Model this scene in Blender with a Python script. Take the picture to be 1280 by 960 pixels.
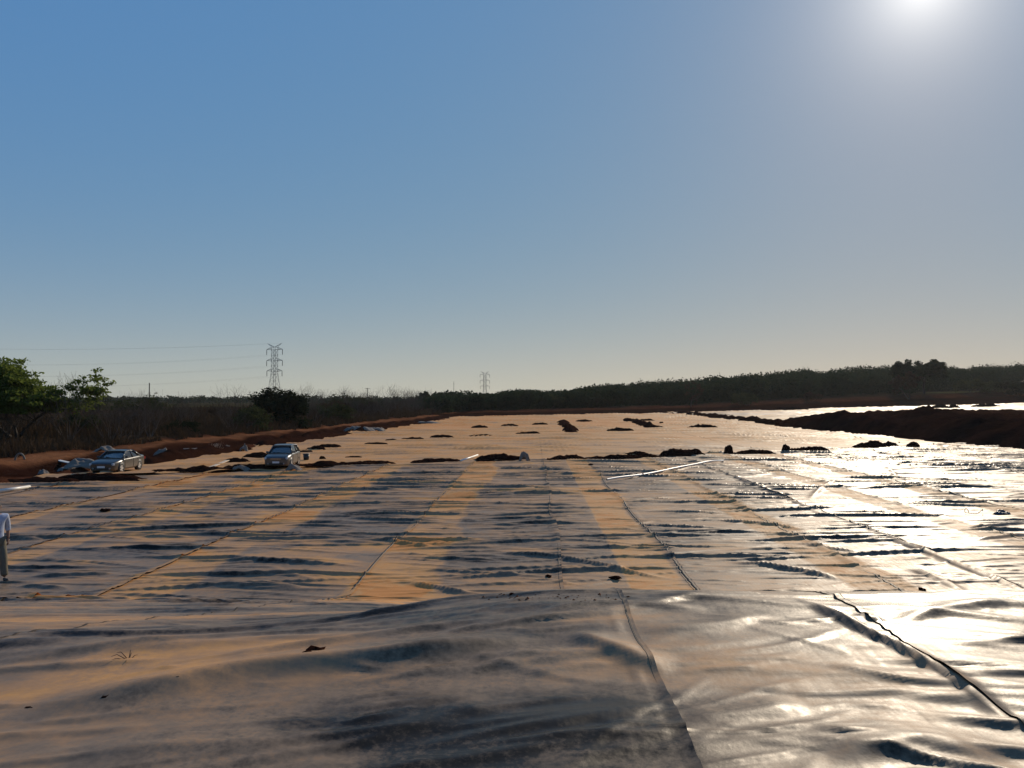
import bpy, math, random
import numpy as np
from mathutils import Vector, Matrix

for _o in list(bpy.data.objects):
    bpy.data.objects.remove(_o)
scene = bpy.context.scene
COL = scene.collection
rad = math.radians

# ------------------------------------------------------------------ camera
CAM_H = 4.1                       # eye height above the pond floor (standing on the berm)
FPX = 967.0                       # focal length in pixels of a 1280 px wide picture
YAW, PITCH = rad(1.66), rad(1.185)
cam_data = bpy.data.cameras.new('camera')
cam_data.sensor_width = 36.0
cam_data.lens = 36.0 * FPX / 1280.0
cam_data.clip_start = 0.05
cam_data.clip_end = 20000.0
cam = bpy.data.objects.new('camera', cam_data)
cam.location = (0, 0, CAM_H)
cam.rotation_euler = (math.pi / 2 + PITCH, 0, YAW)
COL.objects.link(cam)
scene.camera = cam

# ------------------------------------------------------------------ sky, sun, exposure
SUN_AZ, SUN_EL = rad(26.6), rad(25.8)      # azimuth clockwise from +Y
world = bpy.data.worlds.new('World')
scene.world = world
world.use_nodes = True
wn = world.node_tree.nodes
wl = world.node_tree.links
wn.clear()
sky = wn.new('ShaderNodeTexSky')
sky.sky_type = 'NISHITA'
sky.sun_disc = False
sky.sun_elevation = SUN_EL
sky.sun_rotation = SUN_AZ
sky.altitude = 100
sky.air_density = 1.0
sky.dust_density = 0.3
sky.ozone_density = 4.0
# the sky's colour balance as the camera renders it: each channel gets its own tone curve
def wmath(op, a, b=None, clamp=False):
    n = wn.new('ShaderNodeMath'); n.operation = op; n.use_clamp = clamp
    for i, q in enumerate((a, b)):
        if q is None: continue
        if isinstance(q, (int, float)): n.inputs[i].default_value = q
        else: wl.new(q, n.inputs[i])
    return n.outputs[0]
sep = wn.new('ShaderNodeSeparateColor'); wl.new(sky.outputs[0], sep.inputs[0])
chan = []
for k, (gain, power) in enumerate(((0.84, 0.6729), (1.82, 0.3258), (4.95, -0.04))):
    chan.append(wmath('MULTIPLY', wmath('POWER', sep.outputs[k], power), gain))
# pale dust haze that thickens towards the horizon, all the way round
tcw = wn.new('ShaderNodeTexCoord')
sepd = wn.new('ShaderNodeSeparateXYZ'); wl.new(tcw.outputs['Generated'], sepd.inputs[0])
elev = wmath('ARCSINE', wmath('MAXIMUM', sepd.outputs['Z'], 0.0))
hz = wmath('MULTIPLY', wmath('POWER', math.e, wmath('MULTIPLY', elev, -1.0 / rad(4.0))), 0.54)
inv = wmath('SUBTRACT', 1.0, hz)
for k, h_ in enumerate((6.7, 6.7, 3.6)):
    chan[k] = wmath('ADD', wmath('MULTIPLY', chan[k], inv), wmath('MULTIPLY', hz, h_))
# circumsolar glow of the dusty air around the sun's direction
dotn = wn.new('ShaderNodeVectorMath'); dotn.operation = 'DOT_PRODUCT'
wl.new(tcw.outputs['Generated'], dotn.inputs[0])
dotn.inputs[1].default_value = (math.sin(SUN_AZ) * math.cos(SUN_EL), math.cos(SUN_AZ) * math.cos(SUN_EL), math.sin(SUN_EL))
ang = wmath('ARCCOSINE', wmath('MINIMUM', dotn.outputs['Value'], 0.999999))
glow = wmath('POWER', math.e, wmath('MULTIPLY', ang, -1.0 / rad(2.7)))
for k, g in enumerate((10.5, 9.8, 8.6)):
    chan[k] = wmath('ADD', chan[k], wmath('MULTIPLY', glow, g))
comb = wn.new('ShaderNodeCombineColor')
for k in range(3): wl.new(chan[k], comb.inputs[k])
bg = wn.new('ShaderNodeBackground'); bg.inputs['Strength'].default_value = 0.1
wo = wn.new('ShaderNodeOutputWorld')
wl.new(comb.outputs[0], bg.inputs[0]); wl.new(bg.outputs[0], wo.inputs[0])

sun_data = bpy.data.lights.new('sun', 'SUN')
sun_data.energy = 3.8
sun_data.angle = rad(0.53)
sun_data.color = (1.0, 0.85, 0.66)
sun = bpy.data.objects.new('sun', sun_data)
sd = Vector((math.sin(SUN_AZ) * math.cos(SUN_EL), math.cos(SUN_AZ) * math.cos(SUN_EL), math.sin(SUN_EL)))
sun.rotation_euler = sd.to_track_quat('Z', 'Y').to_euler()
sun.location = sd * 300
COL.objects.link(sun)

vs = scene.view_settings
vs.view_transform = 'Standard'
vs.look = 'None'
vs.gamma = 1.0
vs.use_curve_mapping = False
vs.exposure = 0.0

# ------------------------------------------------------------------ helpers
def P(px, py, z=0.0):
    """world point at height z seen at picture position (px, py) of the 1280x960 photograph"""
    d = (CAM_H - z) * FPX / (py - 500.0)
    return ((px - 668.0) / FPX * d, d)

def PD(px, d):
    """ground position in picture column px at depth d"""
    return ((px - 668.0) / FPX * d, d)

def _hash(ix, iy, seed):
    n = (ix.astype(np.int64) * 374761393 + iy.astype(np.int64) * 668265263 + int(seed) * 974634777) & 0x7fffffff
    n = ((n ^ (n >> 13)) * 1274126177) & 0x7fffffff
    n = n ^ (n >> 16)
    return (n & 0xffff) / 65535.0

def vnoise(x, y, seed=0):
    x = np.asarray(x, float); y = np.asarray(y, float)
    ix = np.floor(x); iy = np.floor(y)
    fx = x - ix; fy = y - iy
    fx = fx * fx * (3 - 2 * fx); fy = fy * fy * (3 - 2 * fy)
    a = _hash(ix, iy, seed); b = _hash(ix + 1, iy, seed)
    c = _hash(ix, iy + 1, seed); d = _hash(ix + 1, iy + 1, seed)
    return (a * (1 - fx) + b * fx) * (1 - fy) + (c * (1 - fx) + d * fx) * fy

def fbm(x, y, octv=4, seed=0, gain=0.5):
    s = 0; a = 1; t = 0
    for k in range(octv):
        s = s + a * vnoise(np.asarray(x) * 2 ** k + 17.3 * k, np.asarray(y) * 2 ** k - 9.1 * k, seed + k)
        t += a; a *= gain
    return s / t

def sstep(a, b, x):
    t = np.clip((np.asarray(x, float) - a) / (b - a), 0, 1)
    return t * t * (3 - 2 * t)

def mesh_np(name, verts, faces, mat=None, smooth=True, attrs=None, cols=None):
    """mesh from an (n,3) array and an (m,k) array of equal-sized faces"""
    me = bpy.data.meshes.new(name)
    verts = np.asarray(verts, np.float32); faces = np.asarray(faces, np.int32)
    n, (m, k) = len(verts), faces.shape
    me.vertices.add(n); me.vertices.foreach_set('co', verts.ravel())
    me.loops.add(m * k); me.loops.foreach_set('vertex_index', faces.ravel())
    me.polygons.add(m)
    me.polygons.foreach_set('loop_start', np.arange(0, m * k, k, dtype=np.int32))
    me.polygons.foreach_set('loop_total', np.full(m, k, np.int32))
    me.polygons.foreach_set('use_smooth', np.full(m, smooth, dtype=bool))
    if attrs:
        for key, val in attrs.items():
            at = me.attributes.new(key, 'FLOAT', 'POINT')
            at.data.foreach_set('value', np.asarray(val, np.float32).ravel())
    if cols is not None:
        at = me.color_attributes.new('col', 'FLOAT_COLOR', 'POINT')
        c4 = np.ones((n, 4), np.float32); c4[:, :3] = cols
        at.data.foreach_set('color', c4.ravel())
    me.update(calc_edges=True)
    me.validate()
    if mat:
        me.materials.append(mat)
    return me

def link(name, me, parent=None, loc=(0, 0, 0), rot=(0, 0, 0), scale=(1, 1, 1)):
    o = bpy.data.objects.new(name, me)
    o.location = loc; o.rotation_euler = rot; o.scale = scale
    COL.objects.link(o)
    if parent:
        o.parent = parent
    return o

def tag(o, label=None, cat=None, group=None, kind=None):
    if label: o['label'] = label
    if cat: o['category'] = cat
    if group: o['group'] = group
    if kind: o['kind'] = kind
    return o

def grid_faces(nr, nc):
    i = np.arange(nr * nc).reshape(nr, nc)
    return np.stack([i[:-1, :-1], i[:-1, 1:], i[1:, 1:], i[1:, :-1]], -1).reshape(-1, 4)

class MB:
    """collects vertices and faces for one mesh object"""
    def __init__(s): s.v = []; s.f = []
    def add(s, vs, fs):
        b = len(s.v); s.v += [tuple(q) for q in vs]; s.f += [[b + i for i in f] for f in fs]; return s
    def box(s, c, d, rot=None):
        q = []
        for z in (-.5, .5):
            for x, y in ((-.5, -.5), (.5, -.5), (.5, .5), (-.5, .5)):
                p = Vector((x * d[0], y * d[1], z * d[2]))
                if rot is not None: p = rot @ p
                q.append(p + Vector(c))
        return s.add(q, [(3, 2, 1, 0), (4, 5, 6, 7), (0, 1, 5, 4), (1, 2, 6, 5), (2, 3, 7, 6), (3, 0, 4, 7)])
    def tube(s, a, b, ra, rb=None, n=5):
        if rb is None: rb = ra
        a = Vector(a); b = Vector(b); d = (b - a)
        if d.length < 1e-6: return s
        q = d.to_track_quat('Z', 'Y')
        vs = []
        for p, r in ((a, ra), (b, rb)):
            for k in range(n):
                t = 2 * math.pi * k / n
                vs.append(p + q @ Vector((r * math.cos(t), r * math.sin(t), 0)))
        fs = [(k, (k + 1) % n, n + (k + 1) % n, n + k) for k in range(n)]
        fs += [tuple(range(n - 1, -1, -1)), tuple(range(n, 2 * n))]
        return s.add(vs, fs)
    def mesh(s, name, mat=None, smooth=False):
        me = bpy.data.meshes.new(name)
        me.from_pydata(s.v, [], s.f)
        me.update()
        if smooth:
            me.polygons.foreach_set('use_smooth', [True] * len(me.polygons))
        if mat: me.materials.append(mat)
        return me
    def build(s, name, mat, parent=None, smooth=False, **k):
        return link(name, s.mesh(name, mat, smooth), parent, **k)

# ------------------------------------------------------------------ materials
def new_mat(name):
    m = bpy.data.materials.new(name); m.use_nodes = True
    nt = m.node_tree
    b = nt.nodes['Principled BSDF']
    return m, nt, b

def simple_mat(name, col, rough=0.6, metal=0.0, spec=0.5, var=0.25, scale=6.0, bump=0.0, trans=0.0):
    m, nt, b = new_mat(name)
    tc = nt.nodes.new('ShaderNodeTexCoord')
    nz = nt.nodes.new('ShaderNodeTexNoise'); nz.inputs['Scale'].default_value = scale
    nz.inputs['Detail'].default_value = 5
    nt.links.new(tc.outputs['Object'], nz.inputs['Vector'])
    mx = nt.nodes.new('ShaderNodeMix'); mx.data_type = 'RGBA'
    mx.inputs['A'].default_value = tuple(c * (1 - var) for c in col) + (1,)
    mx.inputs['B'].default_value = tuple(min(1, c * (1 + var)) for c in col) + (1,)
    nt.links.new(nz.outputs['Fac'], mx.inputs['Factor'])
    nt.links.new(mx.outputs['Result'], b.inputs['Base Color'])
    b.inputs['Roughness'].default_value = rough
    b.inputs['Metallic'].default_value = metal
    b.inputs['Specular IOR Level'].default_value = spec
    if bump:
        bp = nt.nodes.new('ShaderNodeBump'); bp.inputs['Strength'].default_value = bump
        bp.inputs['Distance'].default_value = 0.05
        nt.links.new(nz.outputs['Fac'], bp.inputs['Height']); nt.links.new(bp.outputs[0], b.inputs['Normal'])
    return m

def leaf_mat(name, col, var=0.45, scale=0.7, transl=0.35):
    m, nt, b = new_mat(name)
    tc = nt.nodes.new('ShaderNodeTexCoord')
    nz = nt.nodes.new('ShaderNodeTexNoise'); nz.inputs['Scale'].default_value = scale
    nz.inputs['Detail'].default_value = 6
    nt.links.new(tc.outputs['Object'], nz.inputs['Vector'])
    mx = nt.nodes.new('ShaderNodeMix'); mx.data_type = 'RGBA'
    mx.inputs['A'].default_value = tuple(c * (1 - var) for c in col) + (1,)
    mx.inputs['B'].default_value = tuple(min(1, c * (1 + var)) for c in col) + (1,)
    nt.links.new(nz.outputs['Fac'], mx.inputs['Factor'])
    nt.links.new(mx.outputs['Result'], b.inputs['Base Color'])
    b.inputs['Roughness'].default_value = 0.8
    b.inputs['Specular IOR Level'].default_value = 0.0
    tr = nt.nodes.new('ShaderNodeBsdfTranslucent')
    nt.links.new(mx.outputs['Result'], tr.inputs['Color'])
    ms = nt.nodes.new('ShaderNodeMixShader'); ms.inputs[0].default_value = transl
    out = nt.nodes['Material Output']
    nt.links.new(b.outputs[0], ms.inputs[1]); nt.links.new(tr.outputs[0], ms.inputs[2])
    nt.links.new(ms.outputs[0], out.inputs['Surface'])
    return m

def liner_material(name, fine_scale=1.0):
    """black plastic sheet under an uneven film of orange-tan dust; attribute 'dust' says how much"""
    m, nt, b = new_mat(name)
    N = nt.nodes.new; L = nt.links.new
    tc = N('ShaderNodeTexCoord')
    at = N('ShaderNodeAttribute'); at.attribute_name = 'dust'
    mp = N('ShaderNodeMapping'); mp.inputs['Scale'].default_value = (0.55, 1.0, 1.0)
    L(tc.outputs['Object'], mp.inputs['Vector'])
    n1 = N('ShaderNodeTexNoise'); n1.inputs['Scale'].default_value = 0.9; n1.inputs['Detail'].default_value = 8
    n1.inputs['Roughness'].default_value = 0.65
    L(mp.outputs[0], n1.inputs['Vector'])
    n2 = N('ShaderNodeTexNoise'); n2.inputs['Scale'].default_value = 5.0; n2.inputs['Detail'].default_value = 9
    n2.inputs['Roughness'].default_value = 0.7
    L(tc.outputs['Object'], n2.inputs['Vector'])
    # dust amount
    a1 = N('ShaderNodeMath'); a1.operation = 'MULTIPLY_ADD'; a1.inputs[1].default_value = 1.0; 
    L(n1.outputs['Fac'], a1.inputs[0])
    s0 = N('ShaderNodeMath'); s0.operation = 'SUBTRACT'; s0.inputs[1].default_value = 0.5
    L(at.outputs['Fac'], s0.inputs[0]); L(s0.outputs[0], a1.inputs[2])
    a2 = N('ShaderNodeMath'); a2.operation = 'MULTIPLY_ADD'; a2.inputs[1].default_value = 0.7
    L(n2.outputs['Fac'], a2.inputs[0])
    s1 = N('ShaderNodeMath'); s1.operation = 'SUBTRACT'; s1.inputs[1].default_value = 0.35
    L(a1.outputs[0], s1.inputs[0]); L(s1.outputs[0], a2.inputs[2]); a2.use_clamp = True
    # dried mud speckle, in patches
    n8 = N('ShaderNodeTexNoise'); n8.inputs['Scale'].default_value = 26; n8.inputs['Detail'].default_value = 5; n8.inputs['Roughness'].default_value = 0.7
    L(tc.outputs['Object'], n8.inputs['Vector'])
    n9 = N('ShaderNodeTexNoise'); n9.inputs['Scale'].default_value = 1.7; n9.inputs['Detail'].default_value = 3
    L(tc.outputs['Object'], n9.inputs['Vector'])
    pm = N('ShaderNodeMapRange'); pm.inputs['From Min'].default_value = 0.42; pm.inputs['From Max'].default_value = 0.62; pm.inputs['To Min'].default_value = 0.12; pm.inputs['To Max'].default_value = 0.6
    L(n9.outputs['Fac'], pm.inputs['Value'])
    c8 = N('ShaderNodeMath'); c8.operation = 'SUBTRACT'; c8.inputs[1].default_value = 0.5; L(n8.outputs['Fac'], c8.inputs[0])
    m8 = N('ShaderNodeMath'); m8.operation = 'MULTIPLY'; L(c8.outputs[0], m8.inputs[0]); L(pm.outputs[0], m8.inputs[1])
    a3 = N('ShaderNodeMath'); a3.operation = 'ADD'; a3.use_clamp = True; L(a2.outputs[0], a3.inputs[0]); L(m8.outputs[0], a3.inputs[1])
    dust = a3.outputs[0]
    # clean plastic, grey film, tan dust, orange earth
    dc = N('ShaderNodeValToRGB'); cr = dc.color_ramp
    cr.elements[0].position = 0.0; cr.elements[0].color = (0.017, 0.013, 0.009, 1)
    cr.elements[1].position = 1.0; cr.elements[1].color = (0.52, 0.22, 0.065, 1)
    for q_, c_ in ((0.34, (0.212, 0.148, 0.094, 1)), (0.62, (0.38, 0.215, 0.105, 1)), (0.84, (0.52, 0.27, 0.10, 1))):
        el_ = cr.elements.new(q_); el_.color = c_
    L(dust, dc.inputs[0])
    L(dc.outputs[0], b.inputs['Base Color'])
    rr = N('ShaderNodeMapRange'); rr.inputs['To Min'].default_value = 0.33; rr.inputs['To Max'].default_value = 0.7
    L(dust, rr.inputs['Value'])
    mp3 = N('ShaderNodeMapping'); mp3.inputs['Scale'].default_value = (9.0, 0.5, 1.0); mp3.inputs['Rotation'].default_value = (0, 0, 0.25)
    L(tc.outputs['Object'], mp3.inputs['Vector'])
    n6 = N('ShaderNodeTexNoise'); n6.inputs['Scale'].default_value = 2.0; n6.inputs['Detail'].default_value = 5
    L(mp3.outputs[0], n6.inputs['Vector'])
    r2 = N('ShaderNodeMath'); r2.operation = 'MULTIPLY_ADD'; r2.inputs[1].default_value = 0.22; L(n6.outputs['Fac'], r2.inputs[0])
    r3 = N('ShaderNodeMath'); r3.operation = 'SUBTRACT'; r3.inputs[1].default_value = 0.11; L(rr.outputs[0], r3.inputs[0]); L(r3.outputs[0], r2.inputs[2])
    L(r2.outputs[0], b.inputs['Roughness'])
    sp = N('ShaderNodeMapRange'); sp.inputs['From Max'].default_value = 0.75; sp.inputs['To Min'].default_value = 0.15; sp.inputs['To Max'].default_value = 0.08
    L(dust, sp.inputs['Value']); L(sp.outputs[0], b.inputs['Specular IOR Level'])
    b.inputs['Specular Tint'].default_value = (1.0, 0.88, 0.74, 1)
    # fine relief: thermal ripples and grit
    mp2 = N('ShaderNodeMapping'); mp2.inputs['Scale'].default_value = (0.8, 3.2, 1.0)
    L(tc.outputs['Object'], mp2.inputs['Vector'])
    n4 = N('ShaderNodeTexNoise'); n4.inputs['Scale'].default_value = 1.1 * fine_scale; n4.inputs['Detail'].default_value = 3
    L(mp2.outputs[0], n4.inputs['Vector'])
    bp = N('ShaderNodeBump'); bp.inputs['Strength'].default_value = 0.4; bp.inputs['Distance'].default_value = 0.025
    L(n4.outputs['Fac'], bp.inputs['Height'])
    bp2 = N('ShaderNodeBump'); bp2.inputs['Strength'].default_value = 0.25; bp2.inputs['Distance'].default_value = 0.006
    n5 = N('ShaderNodeTexNoise'); n5.inputs['Scale'].default_value = 22; n5.inputs['Detail'].default_value = 6
    L(tc.outputs['Object'], n5.inputs['Vector']); L(n5.outputs['Fac'], bp2.inputs['Height'])
    L(bp.outputs[0], bp2.inputs['Normal']); L(bp2.outputs[0], b.inputs['Normal'])
    # sharp little creases
    mp4 = N('ShaderNodeMapping'); mp4.inputs['Scale'].default_value = (1.0, 2.4, 1.0); mp4.inputs['Rotation'].default_value = (0, 0, -0.3)
    L(tc.outputs['Object'], mp4.inputs['Vector'])
    n7 = N('ShaderNodeTexNoise'); n7.noise_type = 'RIDGED_MULTIFRACTAL'; n7.inputs['Scale'].default_value = 1.3; n7.inputs['Detail'].default_value = 4
    L(mp4.outputs[0], n7.inputs['Vector'])
    bp3 = N('ShaderNodeBump'); bp3.inputs['Strength'].default_value = 0.7; bp3.inputs['Distance'].default_value = 0.02
    L(n7.outputs['Fac'], bp3.inputs['Height']); L(bp2.outputs[0], bp3.inputs['Normal']); L(bp3.outputs[0], b.inputs['Normal'])
    return m

def earth_material(name):
    """laterite earth; base colour from the 'col' attribute, broken up by noise"""
    m, nt, b = new_mat(name)
    N = nt.nodes.new; L = nt.links.new
    tc = N('ShaderNodeTexCoord')
    at = N('ShaderNodeVertexColor'); at.layer_name = 'col'
    n1 = N('ShaderNodeTexNoise'); n1.inputs['Scale'].default_value = 0.8; n1.inputs['Detail'].default_value = 10
    n1.inputs['Roughness'].default_value = 0.7
    L(tc.outputs['Object'], n1.inputs['Vector'])
    mr = N('ShaderNodeMapRange'); mr.inputs['From Min'].default_value = 0.3; mr.inputs['From Max'].default_value = 0.7
    mr.inputs['To Min'].default_value = 0.55; mr.inputs['To Max'].default_value = 1.35
    L(n1.outputs['Fac'], mr.inputs['Value'])
    mx = N('ShaderNodeMix'); mx.data_type = 'RGBA'; mx.blend_type = 'MULTIPLY'; mx.inputs['Factor'].default_value = 1
    L(at.outputs['Color'], mx.inputs['A']); L(mr.outputs[0], mx.inputs['B'])
    L(mx.outputs['Result'], b.inputs['Base Color'])
    b.inputs['Roughness'].default_value = 1.0; b.inputs['Specular IOR Level'].default_value = 0.0
    bp = N('ShaderNodeBump'); bp.inputs['Strength'].default_value = 0.8; bp.inputs['Distance'].default_value = 0.12
    n2 = N('ShaderNodeTexNoise'); n2.inputs['Scale'].default_value = 3.5; n2.inputs['Detail'].default_value = 8
    L(tc.outputs['Object'], n2.inputs['Vector'])
    L(n2.outputs['Fac'], bp.inputs['Height']); L(bp.outputs[0], b.inputs['Normal'])
    return m

M_LINER = liner_material('liner_plastic')
M_EARTH = earth_material('laterite_earth')
M_SOIL = simple_mat('piled_soil', (0.022, 0.009, 0.0055), 1.0, spec=0.0, var=0.5, scale=4, bump=0.8)
M_SOIL_LIGHT = simple_mat('dry_soil', (0.20, 0.06, 0.022), 1.0, spec=0.0, var=0.4, scale=4, bump=0.6)

# ------------------------------------------------------------------ lie of the land
def x_left(y):                      # left edge of the lined floor
    return np.interp(y, [0, 35, 150, 400], [-28, -26, -19, -10])
X_RIGHT = 40.0                      # divider between the two lined cells
def y_row(x):                       # oblique line of soil heaps across the floor
    return 53.0 + 0.53 * np.asarray(x, float)
FAR = np.array([(-120, 120), (-24, 176), (40, 238), (128, 287), (215, 333), (420, 440), (900, 700)], float)
def y_far(x):
    return np.interp(x, FAR[:, 0], FAR[:, 1])
def z_right(x):                     # the right-hand cell rises gently
    return np.clip((np.asarray(x, float) - 48) * 0.0165, 0, 3.2)

def berm_z(x, y):
    """the bank the photographer stands on: flat crown then a drop on the right, one long slope on the left"""
    x = np.asarray(x, float); y = np.asarray(y, float)
    crown = 2.36 * (1 - sstep(6.5, 14.2, y)) + 0.05 * sstep(4.5, 6.6, y) * (1 - sstep(6.6, 7.4, y))
    slope = 2.36 * np.clip(1 - (y - 5.4) / 10.4, 0, 1)
    slope = np.where(y < 5.4, 2.36, slope)
    t = sstep(-2.9, 0.5, x)
    return slope * (1 - t) + crown * t

# ------------------------------------------------------------------ wrinkles of the plastic sheet
rng = np.random.default_rng(11)
WR = []          # cx, cy, angle, half length, width, height, curvature, wobble, sharp
def wr(cx, cy, ang, L, w, a, curv=0.0, wob=0.0, sharp=1.0):
    WR.append((cx, cy, ang, L, w, a, curv, wob, sharp))

# cross wrinkles over the near floor, following the oblique lie of the sheets
for k in range(1000):
    y = 12 + 62 * rng.random() ** 1.25
    x = -28 + 70 * rng.random()
    if y > y_row(x) + 1: continue
    s = 0.7 + y / 50.0
    wr(x, y, rng.normal(0.05, 0.13), rng.uniform(1.0, 3.8) * s, rng.uniform(0.07, 0.13) * s,
       rng.uniform(0.045, 0.115) * s * (0.6 + 0.7 * rng.random()), rng.normal(0, 0.015), rng.uniform(0, 0.05), 1)
for k in range(3200):               # small ripples between them
    y = 11.5 + 62 * rng.random() ** 1.3
    x = -28 + 70 * rng.random()
    if y > y_row(x) + 1: continue
    s = 0.7 + y / 50.0
    wr(x, y, rng.normal(0.04, 0.25), rng.uniform(0.4, 1.6) * s, rng.uniform(0.045, 0.08) * s, rng.uniform(0.022, 0.058) * s,
       rng.normal(0, 0.04), rng.uniform(0, 0.05), 1)
# the heavy dark folds one can follow across the sheets
LINES = []
def smooth_line(pts, n=10):
    """Catmull-Rom through the points"""
    if len(pts) < 3: 
        (x0, y0), (x1, y1) = pts
        return [(x0 + (x1 - x0) * t / 12, y0 + (y1 - y0) * t / 12) for t in range(13)]
    q = [tuple(2 * np.array(pts[0]) - np.array(pts[1]))] + list(pts) + [tuple(2 * np.array(pts[-1]) - np.array(pts[-2]))]
    out = []
    for i in range(1, len(q) - 2):
        p0, p1, p2, p3 = [np.array(v) for v in q[i - 1:i + 3]]
        for t in np.linspace(0, 1, n, endpoint=False):
            out.append(tuple(0.5 * (2 * p1 + (p2 - p0) * t + (2 * p0 - 5 * p1 + 4 * p2 - p3) * t * t + (3 * p1 - p0 - 3 * p2 + p3) * t ** 3)))
    out.append(tuple(pts[-1]))
    return out
def fold(pts, w, a, sharp=1.0):
    LINES.append((smooth_line([P(*q) for q in pts]), w * 0.75, a * 0.80, sharp))
fold([(600, 690), (700, 697), (800, 716), (850, 722)], 0.16, 0.17)
fold([(700, 681), (780, 684), (880, 686)], 0.13, 0.10)
fold([(585, 629), (660, 631), (740, 630)], 0.16, 0.13)
fold([(420, 648), (480, 651), (560, 652)], 0.16, 0.14)
fold([(430, 639), (545, 640)], 0.14, 0.10)
fold([(470, 672), (500, 680), (550, 686)], 0.16, 0.15)
fold([(420, 672), (470, 668)], 0.16, 0.14)
fold([(505, 728), (560, 740), (600, 745)], 0.16, 0.14)
fold([(240, 735), (320, 737), (400, 738)], 0.2, 0.15)
fold([(270, 677), (350, 676), (440, 672)], 0.16, 0.14)
fold([(140, 690), (200, 688), (260, 683)], 0.18, 0.15)
fold([(20, 726), (90, 724), (150, 721)], 0.18, 0.13)
fold([(10, 738), (80, 741)], 0.18, 0.12)
fold([(165, 674), (235, 675)], 0.15, 0.13)
fold([(0, 678), (45, 678)], 0.15, 0.12)
fold([(150, 638), (200, 641), (320, 648)], 0.17, 0.12)
fold([(330, 620), (420, 622)], 0.17, 0.12)
fold([(240, 650), (310, 645)], 0.15, 0.11)
fold([(880, 648), (960, 655), (1010, 662)], 0.16, 0.15)
fold([(930, 664), (1015, 669)], 0.14, 0.12)
fold([(980, 676), (1080, 690)], 0.14, 0.12)
fold([(905, 700), (980, 710), (1060, 726)], 0.17, 0.16)
fold([(1120, 705), (1160, 720), (1200, 738)], 0.15, 0.14)
fold([(1185, 660), (1280, 650)], 0.16, 0.14)
fold([(1200, 675), (1280, 664)], 0.18, 0.13)
fold([(605, 615), (700, 606), (735, 600)], 0.14, 0.08)
fold([(758, 601), (830, 590), (900, 576)], 0.10, 0.13)       # long bright fold
fold([(770, 626), (850, 620)], 0.14, 0.09)
fold([(870, 667), (1000, 655)], 0.10, 0.06)
# lengthwise pleats over the welds on the right
fold([(902, 590), (1000, 630), (1040, 650)], 0.11, 0.13)
fold([(1080, 660), (1160, 693), (1250, 728), (1300, 748)], 0.10, 0.17)
fold([(1115, 604), (1180, 616), (1290, 640)], 0.11, 0.13)
fold([(742, 592), (800, 650), (853, 708)], 0.05, 0.035)
fold([(1005, 625), (1030, 605), (1060, 596)], 0.16, 0.13)
fold([(1100, 580), (1112, 595), (1105, 605)], 0.18, 0.12)

# berm: broad soft billows (nearer, bigger on screen)
def B(px, py, h=1.75):
    d = h * FPX / (py - 500.0)
    return ((px - 668.0) / FPX * d, d)
def billow(pts, w, a, h=1.75, sharp=0.65):
    LINES.append((smooth_line([B(*q, h) for q in pts]), w * 0.66, a * 0.66, sharp))
billow([(-60, 915), (150, 885), (320, 852), (470, 838), (600, 820), (700, 800)], 0.34, 0.13)
billow([(700, 800), (760, 822), (840, 850)], 0.30, 0.10)
billow([(60, 960), (300, 945), (420, 930)], 0.30, 0.05)
billow([(0, 795), (150, 775), (300, 758)], 0.20, 0.05, 2.0)
billow([(-20, 830), (180, 805), (330, 780)], 0.20, 0.06, 1.95)
billow([(200, 790), (330, 770), (420, 762)], 0.17, 0.05, 1.9)
billow([(420, 850), (520, 832), (590, 815)], 0.16, 0.055)
billow([(430, 815), (560, 790), (640, 772)], 0.22, 0.05)
billow([(330, 790), (470, 770), (560, 762)], 0.18, 0.045)
billow([(650, 790), (720, 772), (790, 768), (900, 772)], 0.18, 0.06)
billow([(600, 805), (660, 798)], 0.13, 0.045)
billow([(790, 800), (900, 790), (960, 778)], 0.22, 0.05)
billow([(830, 905), (930, 895), (1010, 880)], 0.22, 0.05)
billow([(640, 930), (760, 900), (860, 890)], 0.25, 0.045)
billow([(430, 935), (560, 905), (640, 885)], 0.25, 0.045)
billow([(1005, 838), (1060, 845), (1130, 858), (1200, 858)], 0.15, 0.06)
billow([(975, 750), (1030, 775), (1075, 800), (1130, 826), (1200, 868), (1300, 945)], 0.085, 0.11, sharp=0.8)
billow([(1060, 775), (1100, 790)], 0.06, 0.06, sharp=0.6)
billow([(1100, 792), (1180, 770), (1270, 758)], 0.20, 0.06)
billow([(1180, 800), (1290, 812)], 0.16, 0.05)
billow([(1020, 950), (1130, 930), (1260, 960)], 0.25, 0.07)
billow([(440, 751), (560, 750), (700, 751), (850, 752), (1000, 753), (1150, 755), (1320, 757)], 0.06, 0.05, sharp=0.9)   # lip of the crest
billow([(745, 745), (790, 840), (850, 970)], 0.028, 0.022, sharp=1)       # weld line with its fold
for k in range(330):                # soft diagonal waves of the loose sheet
    y = 2.4 + 9 * rng.random(); x = rng.uniform(-12, 9)
    if x > -2 and y > 7.2: continue
    t = 1 if x < 1.5 else -0.6
    wr(x, y, rng.normal(0.36 * t, 0.16), rng.uniform(0.5, 2.0), rng.uniform(0.06, 0.15), rng.uniform(0.012, 0.034),
       rng.normal(0, 0.06), rng.uniform(0, 0.04), 0.7)
for k in range(600):                # short crisp creases
    y = 2.4 + 6.5 * rng.random(); x = rng.uniform(-8, 7)
    if x > -2 and y > 7.2: continue
    t = 1 if x < 1.5 else -0.6
    wr(x, y, rng.normal(0.34 * t, 0.3), rng.uniform(0.2, 1.1), rng.uniform(0.025, 0.055), rng.uniform(0.006, 0.0185),
       rng.normal(0, 0.15), rng.uniform(0, 0.03), 0.8)
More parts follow.
